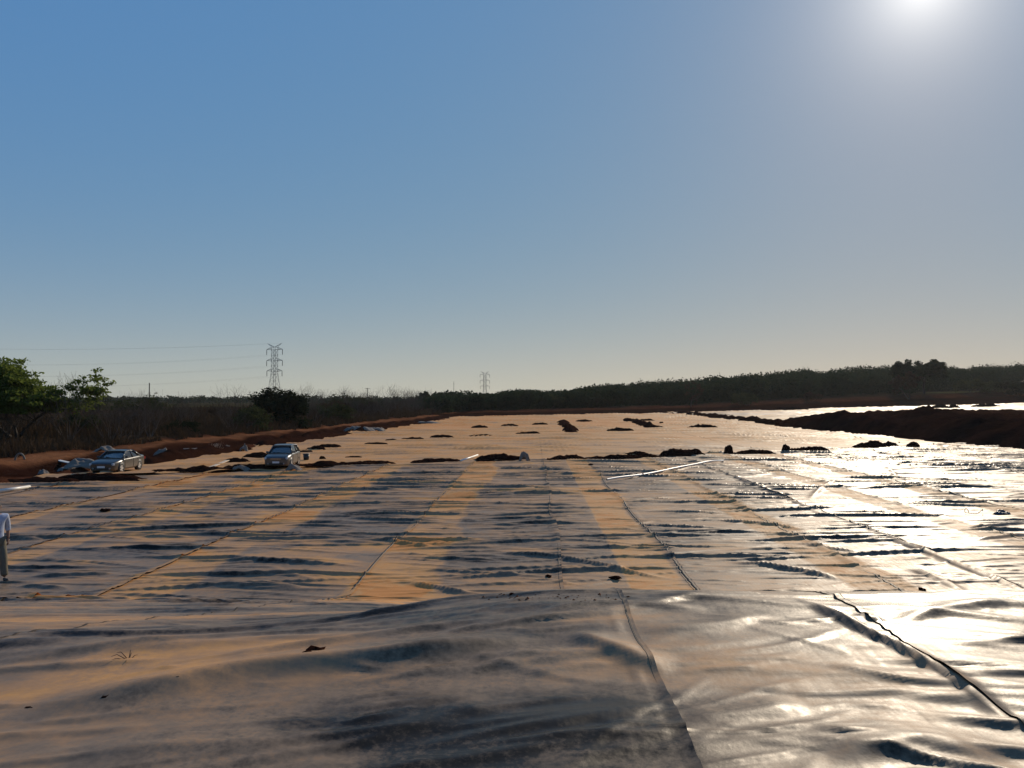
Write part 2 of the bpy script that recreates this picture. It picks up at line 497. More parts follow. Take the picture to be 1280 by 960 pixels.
for k in range(120):                # left slope: long oblique waves
    y = 5 + 9 * rng.random(); x = rng.uniform(-14, -2.5)
    wr(x, y, rng.normal(0.26, 0.10), rng.uniform(1, 3.2), rng.uniform(0.09, 0.18), rng.uniform(0.012, 0.045),
       rng.normal(0, 0.02), rng.uniform(0, 0.05), 0.3)

ASYM = (0.5, 1.25)
class Raster:
    def __init__(s, x0, x1, y0, y1, st):
        s.x0, s.y0, s.st = x0, y0, st
        s.xs = np.arange(x0, x1 + st, st); s.ys = np.arange(y0, y1 + st, st)
        s.h = np.zeros((len(s.ys), len(s.xs)))
    def stamp(s, q, minw=0.0):
        cx, cy, ang, L, w, a, curv, wob, sharp = q
        w = max(w, minw)
        r = L + 4 * w
        ex = abs(math.cos(ang)) * L + 4 * w + abs(curv) * L * L
        ey = abs(math.sin(ang)) * L + 4 * w + abs(curv) * L * L
        i0 = max(0, int((cx - ex - s.x0) / s.st)); i1 = min(len(s.xs), int((cx + ex - s.x0) / s.st) + 2)
        j0 = max(0, int((cy - ey - s.y0) / s.st)); j1 = min(len(s.ys), int((cy + ey - s.y0) / s.st) + 2)
        if i0 >= i1 or j0 >= j1: return
        X, Y = np.meshgrid(s.xs[i0:i1] - cx, s.ys[j0:j1] - cy)
        c, sn = math.cos(ang), math.sin(ang)
        u = X * c + Y * sn; v = -X * sn + Y * c
        v = v - curv * u * u - wob * np.sin(u * 1.9 + cx * 7)
        t = np.clip(1 - (u / L) ** 2, 0, 1) ** 1.5
        w = np.where(v < 0, w * ASYM[0], w * ASYM[1])      # folds lean over: steep towards the camera side
        g = np.exp(-(v / w) ** 2)
        k = np.exp(-(np.sqrt(v * v + (0.22 * w) ** 2) - 0.22 * w) / (0.75 * w))
        s.merge(j0, j1, i0, i1, a * t * (g * (1 - sharp) + k * sharp * np.exp(-(v / (2.6 * w)) ** 2)), a < 0.019)
    def merge(s, j0, j1, i0, i1, new, small=False):
        old = s.h[j0:j1, i0:i1]
        if small:
            s.h[j0:j1, i0:i1] = old + new
            return
        s.h[j0:j1, i0:i1] = np.maximum(old, new) + 0.25 * np.minimum(old, new)
    def stamp_line(s, pts, w, a, sharp, ends=0.3):
        """a ridge along a polyline: height from the distance to it, fading towards both ends"""
        p = np.array(pts); seg = p[1:] - p[:-1]; ln = np.hypot(seg[:, 0], seg[:, 1]); cum = np.concatenate([[0], np.cumsum(ln)])
        m = 3.5 * w
        i0 = max(0, int((p[:, 0].min() - m - s.x0) / s.st)); i1 = min(len(s.xs), int((p[:, 0].max() + m - s.x0) / s.st) + 2)
        j0 = max(0, int((p[:, 1].min() - m - s.y0) / s.st)); j1 = min(len(s.ys), int((p[:, 1].max() + m - s.y0) / s.st) + 2)
        if i0 >= i1 or j0 >= j1: return
        X, Y = np.meshgrid(s.xs[i0:i1], s.ys[j0:j1])
        best = np.full(X.shape, 1e9); arc = np.zeros(X.shape); side = np.zeros(X.shape)
        for k in range(len(seg)):
            t = np.clip(((X - p[k, 0]) * seg[k, 0] + (Y - p[k, 1]) * seg[k, 1]) / max(ln[k] ** 2, 1e-9), 0, 1)
            d = np.hypot(X - p[k, 0] - t * seg[k, 0], Y - p[k, 1] - t * seg[k, 1])
            b = d < best
            side = np.where(b, Y - p[k, 1] - t * seg[k, 1], side); best = np.where(b, d, best); arc = np.where(b, cum[k] + t * ln[k], arc)
        u = arc / cum[-1]
        tap = sstep(0, ends, u) * sstep(0, ends, 1 - u)
        amp = a * tap * (0.88 + 0.24 * vnoise(arc * 1.1 + p[0, 0] * 3, arc * 0, 4))
        ww = w * (0.8 + 0.4 * vnoise(arc * 0.8 + p[0, 1], arc * 0 + 3, 8))
        ww = ww * np.where(side < 0, 0.62, 1.2)
        g = np.exp(-(best / ww) ** 2)
        k = np.exp(-(np.sqrt(best ** 2 + (0.22 * ww) ** 2) - 0.22 * ww) / (0.75 * ww)) * np.exp(-(best / (2.2 * ww)) ** 2)
        s.merge(j0, j1, i0, i1, amp * (g * (1 - sharp) + k * sharp))
    def __call__(s, x, y):
        fx = np.clip((np.asarray(x) - s.x0) / s.st, 0, len(s.xs) - 1.001)
        fy = np.clip((np.asarray(y) - s.y0) / s.st, 0, len(s.ys) - 1.001)
        i = fx.astype(int); j = fy.astype(int); fx = fx - i; fy = fy - j
        h = s.h
        return (h[j, i] * (1 - fx) + h[j, i + 1] * fx) * (1 - fy) + (h[j + 1, i] * (1 - fx) + h[j + 1, i + 1] * fx) * fy

R_BERM = Raster(-15, 10, 2, 17, 0.03)
R_NEAR = Raster(-30, 43, 10, 78, 0.07)
for q in WR:
    R_BERM.stamp(q); R_NEAR.stamp(q)
for q in LINES:
    R_BERM.stamp_line(*q); R_NEAR.stamp_line(*q)

R_FAR = Raster(-32, 44, 36, 250, 0.25)
for k in range(620):
    y = 40 + 200 * rng.random() ** 1.3; x = -30 + 72 * rng.random()
    if y < y_row(x) - 1: continue
    R_FAR.stamp((x, y, rng.normal(0.06, 0.10), rng.uniform(1.5, 7) * (0.7 + y / 140), rng.uniform(0.25, 0.45) * (0.7 + y / 150),
                 rng.uniform(0.08, 0.22) * (0.7 + y / 150), rng.normal(0, 0.006), rng.uniform(0, 0.25), 1))
def pfold(pts, w, a):
    R_FAR.stamp_line(smooth_line([P(*q) for q in pts]), w, a, 1)
pfold([(520, 561), (600, 562.5), (690, 560.5), (760, 561.5)], 0.3, 0.3)
pfold([(770, 560), (840, 560), (920, 558)], 0.3, 0.22)
pfold([(690, 551), (760, 550), (840, 548)], 0.35, 0.25)
pfold([(880, 543), (960, 546), (1040, 547)], 0.4, 0.35)
pfold([(945, 552), (1000, 551.5), (1040, 552)], 0.3, 0.3)
pfold([(440, 571), (520, 568), (570, 567)], 0.25, 0.2)
pfold([(420, 560), (480, 557)], 0.3, 0.2)
pfold([(770, 551), (870, 557)], 0.2, 0.15)

SEAMS = [-27.5, -22.8, -18.3, -14.0, -9.2, -4.0, 0.55, 3.5, 7.8, 10.5, 14.2, 18.0, 22.6, 27.0, 31.5, 36.0, 40.3]
STRIPS = [(-18.3, -17.3), (-14.0, -12.8), (-9.2, -7.7), (-4.05, -2.4), (2.1, 3.5), (6.9, 8.2), (13.2, 14.2), (17, 18)]
def dust_shade_floor(x, y, h):
    base = 0.39 + 0.06 * sstep(-12, 2, x)
    d = base + 0.0 * x
    wob = 1.1 * (fbm(x * 0.5, y * 0.35, 4, 71, 0.6) - 0.5)
    pat = 0.65 + 0.7 * fbm(x * 0.5, y * 0.12, 3, 72)
    for a, b in STRIPS:
        d = np.maximum(d, base + 0.34 * pat * sstep(a - 0.05, a + 0.05, x) * (1 - sstep(b - 0.1, b + 0.1, x + wob)))
    yr = y_row(x)
    d = d + 0.14 * sstep(yr - 24, yr - 2, y) + 0.16 * sstep(yr - 1.0, yr + 1.0, y)
    d = d + 0.42 * (fbm(x * 0.16, y * 0.3, 4, 5) - 0.5)
    d = d + 0.4 * np.exp(-((x + 4.5) / 0.8) ** 2 - ((y - 18) / 0.9) ** 2) + 0.35 * sstep(0.60, 0.75, fbm(x * 0.35 + 3, y * 0.5, 3, 15)) * (1 - sstep(2, 8, x))
    d = d - 0.35 * np.clip(np.abs(R_NEAR(x, y + 0.05) - R_NEAR(x, y - 0.05)) / 0.1 - 0.15, 0, 1)   # thinner dust on steep folds, darkened to paint the shade on them
    return d

def liner_mesh(name, X, Y, Z, dust):
    nr, nc = X.shape
    me = mesh_np(name, np.stack([X, Y, Z], -1).reshape(-1, 3), grid_faces(nr, nc), M_LINER, True, {'dust': dust.ravel()})
    return me

def floor_waves(x, y):
    return 0.10 * (fbm(x * 0.12, y * 0.16, 3, 31) - 0.5)

def rows_between(y0, y1, k, mn):
    ys = [y0]
    while ys[-1] < y1:
        ys.append(ys[-1] + max(mn, k * ys[-1]))
    ys[-1] = y1
    return np.array(ys)

liner = link('pond_liner', None)
tag(liner, 'huge black plastic liner sheet coated in orange dust, covering the whole pond floor', 'liner')

# --- sheets of the near floor, one per panel
S_Y0 = 12.6
for i in range(len(SEAMS) - 1):
    a, b = SEAMS[i], SEAMS[i + 1]
    lap = 0.14 if i < len(SEAMS) - 2 else 0.0
    w = b + lap - a
    dx = 0.095 if -15 < (a + b) / 2 < 22 else 0.16
    xs = np.linspace(a, b + lap, int(w / dx) + 2)
    tt = rows_between(S_Y0, 75.0, 0.0023, 0.03)
    X, Yp = np.meshgrid(xs, tt)
    end = y_row(X) + 0.8 * (fbm(X * 0.7, X * 0, 3, 3) - 0.5)
    Y = S_Y0 + (Yp - S_Y0) * ((end - S_Y0) / (75.0 - S_Y0))
    jig = 0.05 * np.sin(Y * 0.6 + i) + 0.12 * (fbm(Y * 0.25, Y * 0 + i, 2, 9) - 0.5)
    e0 = np.clip(1 - (X - a) / 0.8, 0, 1) ; e1 = np.clip(1 - (b + lap - X) / 0.8, 0, 1)
    X = X + jig * e0
    jig2 = 0.05 * np.sin(Y * 0.6 + i + 1) + 0.12 * (fbm(Y * 0.25, Y * 0 + i + 1, 2, 9) - 0.5)
    X = X + jig2 * e1
    h = R_NEAR(X, Y)
    Z = berm_z(X, Y) + floor_waves(X, Y) + h
    # the free edge of the upper sheet lies on its neighbour
    Z = Z + 0.012 * (i % 2) + 0.03 * sstep(b + lap - 0.25, b + lap, X) * fbm(Y * 0.5, X * 0 + i, 3, 40) * 2 * (1 if lap else 0)
    me = liner_mesh('liner_panel', X, Y, Z, dust_shade_floor(X, Y, h))
    link('liner_panel', me, liner)

# --- weld seams: narrow double-track strips over the laps
M_WELD = simple_mat('weld_strip', (0.06, 0.045, 0.032), 0.6, spec=0.1, var=0.4, scale=3)
def weld(xc, ys, zfun, parent, w=0.075, k=0):
    jig = 0.05 * np.sin(ys * 0.6 + k) + 0.12 * (fbm(ys * 0.25, ys * 0 + k, 2, 9) - 0.5)
    off = np.array([-1.0, -0.8, -0.25, 0.25, 0.8, 1.0]) * w; up = np.array([-0.03, 0.002, 0.0, 0.0, 0.003, -0.03])
    X = (xc + jig)[:, None] + off[None, :]; Y = np.repeat(ys[:, None], 6, 1)
    Z = zfun(X, Y) + up[None, :]
    link('weld_seam', mesh_np('weld_seam', np.stack([X, Y, Z], -1).reshape(-1, 3), grid_faces(len(ys), 6), M_WELD, True), parent)
zf_ = lambda X, Y: berm_z(X, Y) + floor_waves(X, Y) + R_NEAR(X, Y) + 0.03
for i in range(1, len(SEAMS) - 1):
    xc = SEAMS[i] + 0.07
    weld(xc, rows_between(13.4, float(y_row(xc)) - 0.3, 0.004, 0.06), zf_, liner, 0.026 if i != 6 else 0.02, i)

# --- sheets of the far floor
FX = [-27.5, -18.3, -9.2, 0.55, 10.5, 18.0, 27.0, 34.0, 40.3]
for i in range(len(FX) - 1):
    a, b = FX[i], FX[i + 1]
    xs = np.linspace(a, b + 0.15, int((b - a) / 0.45) + 2)
    y0 = y_row(xs) - 0.4; y1 = y_far(xs) + 2
    nt = 330
    t = np.linspace(0, 1, nt)[:, None]
    Y = y0[None, :] * (y1 / y0)[None, :] ** t
    X = np.repeat(xs[None, :], nt, 0)
    X = np.maximum(X, x_left(Y) - 0.5 + 0.6 * (fbm(Y * 0.2, Y * 0, 2, 8) - 0.5)) if i < 2 else X
    h = R_FAR(X, Y)
    Z = floor_waves(X, Y) + h + 0.035 + 0.015 * (i % 2)
    d = 0.80 + 0.16 * sstep(70, 130, Y) + 0.4 * (fbm(X * 0.08, Y * 0.1, 4, 6) - 0.5) - 0.4 * np.clip(np.abs(R_FAR(X, Y + 0.2) - R_FAR(X, Y - 0.2)) / 0.4 - 0.12, 0, 1) - 0.1 * sstep(20, 36, X)  # dust thinned on steep folds, which paints their shade dark
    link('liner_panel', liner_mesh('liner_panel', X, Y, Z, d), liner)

# --- the sheet over the bank where the photographer stands
berm_liner = link('bank_liner', None)
tag(berm_liner, 'billowing dusty black plastic sheet draped over the bank in the foreground', 'liner')
BS = [-40.0, -14.0, -8.8, -3.95, 0.72, 2.55, 9.5, 42.0]
for i in range(len(BS) - 1):
    a, b = BS[i], BS[i + 1]
    lap = 0.05 if i < len(BS) - 2 else 0.0
    mid = (a + b) / 2
    dx = 0.034 if -4 < mid < 7 else (0.06 if -14 < mid < 4 else 0.5)
    xs = np.linspace(a, b + lap, int((b + lap - a) / dx) + 2)
    ys = rows_between(1.2, 13.3, 0.0055, 0.02)
    X, Y = np.meshgrid(xs, ys)
    jf = lambda k: 0.015 * np.sin(Y * 1.3 + k) + 0.07 * (fbm(Y * 0.5, Y * 0 + k, 3, 19) - 0.5)
    X = X + jf(i) * np.clip(1 - (X - a) / 0.6, 0, 1) + jf(i + 1) * np.clip(1 - (b + lap - X) / 0.6, 0, 1)
    h = R_BERM(X, Y) * sstep(-15, -14, X) * (1 - sstep(8.5, 9.5, X))
    un = 0.06 * (fbm(X * 0.55 + 0.3 * Y, Y * 0.75, 3, 55) - 0.5)
    Z = berm_z(X, Y) + h + un * (1 - sstep(9, 12.5, Y)) + floor_waves(X, Y) * sstep(9, 12.5, Y) + 0.02
    Z = Z + 0.012 * (i % 2) + 0.014 * sstep(b + lap - 0.05, b + lap, X) * (1 if lap else 0)
    left = 1 - sstep(-5, -0.5, X)
    d = 0.27 + 0.12 * left + 0.75 * (fbm(X * 0.55 - 0.5 * Y, Y * 0.9 + 0.25 * X, 4, 77) - 0.5) - 0.3 * np.clip(np.abs(R_BERM(X, Y + 0.02) - R_BERM(X, Y - 0.02)) / 0.04 - 0.12, 0, 1)  # steep creases darkened through the dust value, as painted shade
    d = d - 0.16 * (1 - sstep(-0.35, 0.25, Y - (4.55 + 0.28 * X))) * (1 - sstep(0.3, 1.2, X))  # shaded near face below the big billow, painted darker through the dust
    bl = 0.6 + 0.9 * fbm(X * 1.6, Y * 2.4, 4, 41, 0.6)       # washed-in orange earth
    for (ox, oy, sx_, sy_, am) in ((-2.75, 4.55, 0.95, 0.30, 0.55), (-2.0, 5.3, 1.2, 0.22, 0.30), (-5.5, 7.6, 2.2, 0.5, 0.25), (0.3, 5.9, 1.1, 0.15, 0.22)):
        d = d + am * bl * np.exp(-((X - ox) / sx_) ** 2 - ((Y - oy - 0.25 * (X - ox)) / sy_) ** 2)
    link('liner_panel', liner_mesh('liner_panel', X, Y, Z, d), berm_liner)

zb_ = lambda X, Y: berm_z(X, Y) + R_BERM(X, Y) + 0.06 * (fbm(X * 0.55 + 0.3 * Y, Y * 0.75, 3, 55) - 0.5) * (1 - sstep(9, 12.5, Y)) + floor_waves(X, Y) * sstep(9, 12.5, Y) + 0.036
def weld_b(xc, ys, k, w):
    jig = 0.015 * np.sin(ys * 1.3 + k) + 0.07 * (fbm(ys * 0.5, ys * 0 + k, 3, 19) - 0.5)
    off = np.array([-1.0, -0.8, -0.25, 0.25, 0.8, 1.0]) * w; up = np.array([-0.018, 0.0, -0.003, -0.003, 0.001, -0.018])
    X = (xc + jig)[:, None] + off[None, :]; Y = np.repeat(ys[:, None], 6, 1); Z = zb_(X, Y) + up[None, :]
    link('weld_seam', mesh_np('weld_seam', np.stack([X, Y, Z], -1).reshape(-1, 3), grid_faces(len(ys), 6), M_WELD, True), berm_liner)
for k, (xc, w_) in enumerate(((-8.8, 0.02), (-3.95, 0.012), (0.72, 0.007))):
    weld_b(xc + 0.02, rows_between(1.4, 12.8 if xc < -2 else 7.5, 0.005, 0.02), k + 2, w_)

# --- the cell to the right of the divider
right_liner = link('side_cell_liner', None)
tag(right_liner, 'glaring strip of plastic liner in the cell beyond the soil stockpile on the right', 'liner')
RX = [41.0, 58, 76, 95, 115, 137, 160, 185, 218]
for i in range(len(RX) - 1):
    a, b = RX[i], RX[i + 1]
    xs = np.linspace(a, b + 0.3, int((b - a) / 0.8) + 2)
    nt = 240
    t = np.linspace(0, 1, nt)[:, None]
    y0 = 70 + 0 * xs; y1 = y_far(xs) + 2
    Y = y0[None, :] * (y1 / y0)[None, :] ** t
    X = np.repeat(xs[None, :], nt, 0)
    h = 0.9 * (fbm(X * 0.10, Y * 0.35, 4, 90, 0.6) ** 2)
    Z = z_right(X) + h + 0.02 * (i % 2)
    d = 0.62 + 0.9 * (fbm(X * 0.08, Y * 0.12, 4, 16) - 0.5)
    link('liner_panel', liner_mesh('liner_panel', X, Y, Z, d), right_liner)

# ------------------------------------------------------------------ ground: one sheet to the horizon
def axis(segs, far):
    out = []
    for a, b, st in segs:
        out += list(np.arange(a, b, st))
    out.append(segs[-1][1])
    d = segs[-1][2]
    while out[-1] < far:
        d *= 1.22; out.append(out[-1] + d)
    d = segs[0][2]; lo = [out[0]]
    while lo[-1] > -far:
        d *= 1.22; lo.append(lo[-1] - d)
    return np.array(lo[:0:-1] + out)
gx = axis([(-70, -15, 0.55), (-15, 45, 2.0), (45, 330, 2.2)], 6000)
gy = axis([(-6, 25, 1.0), (25, 125, 0.8), (125, 470, 2.0)], 6000)
GX, GY = np.meshgrid(gx, gy)

def far_bank_h(x):
    return np.interp(x, [-120, -24, 40, 128, 215, 420], [0.9, 1.2, 2.2, 4.6, 6.2, 8.0])

def ground_z(X, Y):
    X = np.asarray(X, float); Y = np.asarray(Y, float)
    d = x_left(Y) - X                                   # distance out beyond the left edge
    n = fbm(X * 0.35, Y * 0.35, 4, 21) - 0.5
    zl = np.interp(d, [-1.5, 0, 0.6, 1.2, 2.0, 2.8, 3.6, 4.2, 6.0, 6.8, 15, 30, 200], [-0.35, 0.0, 0.28, 0.05, -0.1, 0.05, 0.5, 0.6, 0.55, 0.75, 1.2, 1.5, 1.6])
    zl = zl + n * np.interp(d, [-1, 0, 1, 30], [0, .4, .7, .5])
    # far bank and the rise behind it
    s = (Y - y_far(X)) * 0.82
    hb = far_bank_h(X) + (fbm(X * 0.06, Y * 0.06, 3, 51) - 0.5) * 1.0
    zr = z_right(X)
    prof = np.interp(s, [-3, 0, 5, 9, 16, 24, 60, 140, 400], [0, 0.0, .34, .46, .5, .86, 1.0, 1.35, 1.6])
    rise = np.interp(X, [-60, 0, 120, 260, 500], [0.3, 0.4, 1.0, 1.45, 1.7])
    zf = zr + hb * prof * np.where(prof > 1, 1 + (rise - 1) * np.clip((prof - 1) / 0.6, 0, 1), 1) + n * 0.6 * sstep(0, 6, s)
    floor_in = berm_z(X, Y) - 0.32 - 0.1 * sstep(13, 20, Y) * 0 
    floor_in = np.where(X > 40.5, zr - 0.3, floor_in)
    inside = (d < 0)
    z = np.where(s > -3, np.maximum(zf - 0.35 * (s < 0.5), floor_in), floor_in)
    z = np.where(d > -1.5, np.maximum(zl, np.where(s > -3, zf * sstep(-40, -10, X) , -9)), z)
    # outside of the pit behind the camera
    z = np.where(Y < 1.0, np.minimum(z, 1.9), z)
    return z
GZ = ground_z(GX, GY)
gd = x_left(GY) - GX
gs = (GY - y_far(GX)) * 0.82
red = np.array([0.060, 0.023, 0.012]); dark = np.array([0.020, 0.008, 0.005]); dry = np.array([0.045, 0.030, 0.018])
road = np.array([0.20, 0.086, 0.039]); grass = np.array([0.06, 0.056, 0.022])
nz = fbm(GX * 0.25, GY * 0.25, 4, 61)[..., None]
c = np.broadcast_to(red, GX.shape + (3,)) * (0.6 + 0.8 * nz)
def mixc(c, col, m):
    return c * (1 - m[..., None]) + col * m[..., None]
c = mixc(c, dark, sstep(0.3, 1.2, gd) * (1 - sstep(3.4, 4.0, gd)))
c = mixc(c, road, sstep(3.6, 4.2, gd) * (1 - sstep(5.6, 6.8, gd)) * (0.5 + 0.5 * sstep(0.35, 0.6, nz[..., 0])))
c = mixc(c, dry, sstep(6.2, 8, gd))
fb = sstep(-2, 2, gs)
c = mixc(c, dark * 1.0, fb * (1 - sstep(10, 16, gs)))
c = mixc(c, red * 0.4, fb * sstep(8, 12, gs) * (1 - sstep(14, 20, gs)))
c = mixc(c, dry * 0.6, fb * sstep(18, 28, gs))
c = mixc(c, grass, fb * sstep(24, 40, gs) * sstep(0.42, 0.62, fbm(GX * 0.03, GY * 0.03, 3, 88)))
ground = link('ground', mesh_np('ground', np.stack([GX, GY, GZ], -1).reshape(-1, 3), grid_faces(*GX.shape), M_EARTH, True,
                                cols=c.reshape(-1, 3)))
tag(ground, kind='structure')
def gz(x, y):
    return float(ground_z(np.array([float(x)]), np.array([float(y)]))[0])

# ------------------------------------------------------------------ heaps of red soil
def mound_mesh(L, W, H, seed, mat=None, rough=0.35, ridge=0.5, nx=None):
    """an irregular heap L long, W wide and H high; feathered into the ground at its rim"""
    nx = nx or max(14, min(60, int(L / 0.16))); ny = max(10, min(24, int(W / 0.12)))
    u = np.linspace(-1, 1, nx); v = np.linspace(-1, 1, ny)
    U, V = np.meshgrid(u, v)
    prof = (0.55 + 0.75 * fbm(U * L * 0.5 + seed * 3.1, U * 0 + seed, 3, seed)) * np.clip(1 - np.abs(U) ** 2.6, 0, 1) ** 0.55
    edge = 0.86 + 0.28 * (fbm(U * L * 0.8 + 5, V * W + seed, 3, seed + 4) - 0.5)
    cross = np.clip(1 - np.abs(V / edge) ** (1.25 + ridge), 0, 1)
    Z = H * prof * cross + H * rough * 2.2 * (fbm(U * L * 2.0, V * W * 2.0 + seed, 4, seed + 9, 0.75) - 0.5) * np.clip(cross * 3, 0, 1)
    Z = np.where(cross <= 0.01, -0.12, Z)
    X = U * L / 2 + 0.1 * W * (fbm(U * 3, V * 3, 2, seed + 2) - 0.5); Y = V * W / 2 * (0.7 + 0.5 * fbm(U * 2.5, U * 0 + seed, 2, seed + 6))
    return mesh_np('dirt_pile', np.stack([X, Y, Z], -1).reshape(-1, 3), grid_faces(ny, nx), mat or M_SOIL, True)

def place_pile(px, py, wpx, hpx, label, group, seed, ang=0.0, wid=None, name='dirt_pile'):
    x, y = P(px, py)
    s = y / FPX
    L = wpx * s * 1.28; H = hpx * s * 0.86
    W = wid if wid else max(0.6, min(2.6, 0.9 * H + 0.45 * min(L, 2.2)))
    o = link(name, mound_mesh(L, W, H, seed), None, (x, y + W * 0.3, 0.02), (0, 0, ang))
    tag(o, label, 'dirt pile', group)
    return o

ROW = 'soil heaps in the row across the liner'
ra = 0.45
row_piles = [
    (36, 606, 78, 9, 'low dark soil bank at the left edge, in front of the white pipe end'),
    (112, 603, 86, 10, 'lumpy dark soil heap in front of the left sedan'),
    (228, 593, 82, 9, 'long low soil heap between the two parked cars'),
    (312, 589, 72, 9, 'dark soil heap touching the front of the right car'),
    (410, 585, 96, 8, 'long thin soil heap just right of the right car'),
    (468, 582, 40, 7, 'rounded soil heap ending the long bank right of the cars'),
    (544, 579, 54, 6, 'flat lens of soil left of the white bag, below the small far pylon'),
    (625, 577, 56, 10, 'bulky dark soil heap with white bag at its right end'),
    (708, 576, 44, 8, 'soil heap just right of the white bag'),
    (776, 574, 92, 7, 'long thin bank of soil left of the tallest heap in the row'),
    (852, 570, 50, 11, 'tallest flat-topped soil heap of the row, above the bright fold'),
    (940, 567, 46, 7, 'soil heap with thin tail right of the tallest heap'),
    (1008, 564, 52, 7, 'low soil heap left of the big stockpile'),
    (1092, 559, 56, 9, 'soil heap lying right against the foot of the big stockpile'),
]
for i, (px, py, w, h, lab) in enumerate(row_piles):
    place_pile(px, py, w, h, lab, ROW, 100 + i, ra if px > 200 else 0.05)
for i, (px, py, w, h, lab) in enumerate([
    (909, 567, 9, 13, 'small upright clump of soil in the row between two heaps'),
    (980, 565, 10, 11, 'small upright lump of soil left of the low heap by the stockpile'),
    (1136, 559, 13, 7, 'lone soil lump on the glaring liner beside the stockpile foot'),
    (796, 570, 26, 7, 'round hump of soil rising behind the long thin bank'),
    (290, 580, 26, 9, 'pointed soil heap at the end of the pale plank'),
    (317, 574, 30, 9, 'pointed soil heap just left of the right car roof'),
    (401, 576, 7, 6, 'small upright clod standing behind the right car tail'),
    (66, 597, 24, 4, 'thin streak of soil lying left of the left sedan'),
]):
    place_pile(px, py, w, h, lab, None, 140 + i, 0.1, wid=None if w > 12 else 0.5)

FARP = 'small soil heaps scattered over the far tan liner'
far_piles = [
    (378, 567, 16, 6, 'soil heap right behind the right car roof'),
    (393, 564, 22, 6, 'soil heap second from the right car roof'),
    (408, 560, 26, 5, 'soil heap third from the right car roof, at liner edge'),
    (440, 573, 18, 3, 'tiny soil streak right of the right car, before the far rows'),
    (468, 556, 24, 3, 'flat soil streak near the left liner edge'),
    (488, 552, 14, 3, 'leftmost small heap of the second far row'),
    (515, 550, 24, 4, 'second heap from left in the second far row'),
    (552, 547.5, 24, 4, 'third heap from left in the second far row'),
    (604, 546, 30, 3, 'long flat heap in the middle of the far liner'),
    (599, 535, 17, 4, 'leftmost heap of the farthest row, below the small pylon'),
    (637, 533, 18, 3.5, 'second heap from left in the farthest row'),
    (660, 543, 26, 4, 'heap on the far liner left of the dark track'),
    (675, 531, 16, 3, 'third heap from left in the farthest row'),
    (730, 528, 18, 4, 'heap on the farthest row right of the dark track'),
    (775, 539, 28, 5, 'heap on the far liner right of the dark track'),
    (807, 526, 18, 3, 'tiny heap above the diagonal soil line'),
    (826, 530, 5, 4, 'single clod beside the diagonal soil line'),
    (878, 535, 30, 6, 'heap on the far liner below the divider ridge'),
    (900, 520.5, 22, 3, 'flat dark heap just beyond the divider ridge'),
]
for i, (px, py, w, h, lab) in enumerate(far_piles):
    place_pile(px, py, w, h, lab, FARP, 200 + i, 0.1)

def ridge_mesh(pts, W, H, seed, mat=None):
    """a windrow of loose soil following a line on the ground"""
    p = np.array(smooth_line(pts, 24)); seg = np.gradient(p, axis=0); n = np.stack([-seg[:, 1], seg[:, 0]], -1)
    n /= np.linalg.norm(n, axis=1)[:, None]
    s = np.concatenate([[0], np.cumsum(np.hypot(*np.diff(p, axis=0).T))])
    v = np.linspace(-1, 1, 11)
    w = W * (0.6 + 0.8 * fbm(s * 0.25, s * 0, 3, seed)); h = H * (0.45 + 1.1 * fbm(s * 0.45, s * 0 + 3, 3, seed + 1))
    tp = sstep(0, 0.06, s / s[-1]) * sstep(0, 0.06, 1 - s / s[-1])
    X = p[:, 0][:, None] + n[:, 0][:, None] * v * w[:, None] / 2; Y = p[:, 1][:, None] + n[:, 1][:, None] * v * w[:, None] / 2
    Z = (h * tp)[:, None] * (1 - np.abs(v) ** 1.7)[None, :] * (0.7 + 0.6 * fbm(X * 1.3, Y * 1.3, 3, seed + 2))
    Z[:, 0] = -0.2; Z[:, -1] = -0.2
    return mesh_np('ridge', np.stack([X, Y, Z], -1).reshape(-1, 3), grid_faces(len(p), 11), mat or M_SOIL, True)

o = link('dirt_track', ridge_mesh([P(703, 528), P(706, 532), P(712, 536), P(713, 541)], 2.4, 0.55, 301))
tag(o, 'dark zigzag soil track running up the far liner near the centre', 'dirt ridge')
o = link('dirt_ridge', ridge_mesh([P(780, 525.5), P(795, 529), P(812, 534.5), P(838, 535.2)], 1.8, 0.6, 302))
tag(o, 'dark diagonal soil line on the far liner, bent at its near end', 'dirt ridge')
o = link('dirt_ridge', ridge_mesh([(43.0, 236), (42.2, 200), (40.8, 165), (40.0, 132), (39, 116)], 2.6, 0.85, 303))
tag(o, 'long soil ridge dividing the two lined cells, ending at the stockpile', 'dirt ridge')
# soil thrown along the left edge of the liner
for i, (a_, b_, lab) in enumerate([(48, 64, 'soil windrow along the left liner edge behind the cars'),
                                   (66, 92, 'soil windrow along the left liner edge below the dark bush'),
                                   (95, 150, 'far soil windrow along the left liner edge')]):
    pts = [(float(x_left(t)) + 0.2, t) for t in np.linspace(a_, b_, 6)]
    o = link('dirt_ridge', ridge_mesh(pts, 2.0, 0.55, 310 + i)); tag(o, lab, 'dirt ridge', 'windrows along the left liner edge')
o = link('dirt_ridge', ridge_mesh([PD(960, 300), PD(1010, 296), PD(1060, 300), PD(1120, 303)], 4, 1.0, 330)); o.location.z = 0.7
tag(o, 'thin broken soil line crossing the glaring strip beyond the stockpile', 'dirt ridge')

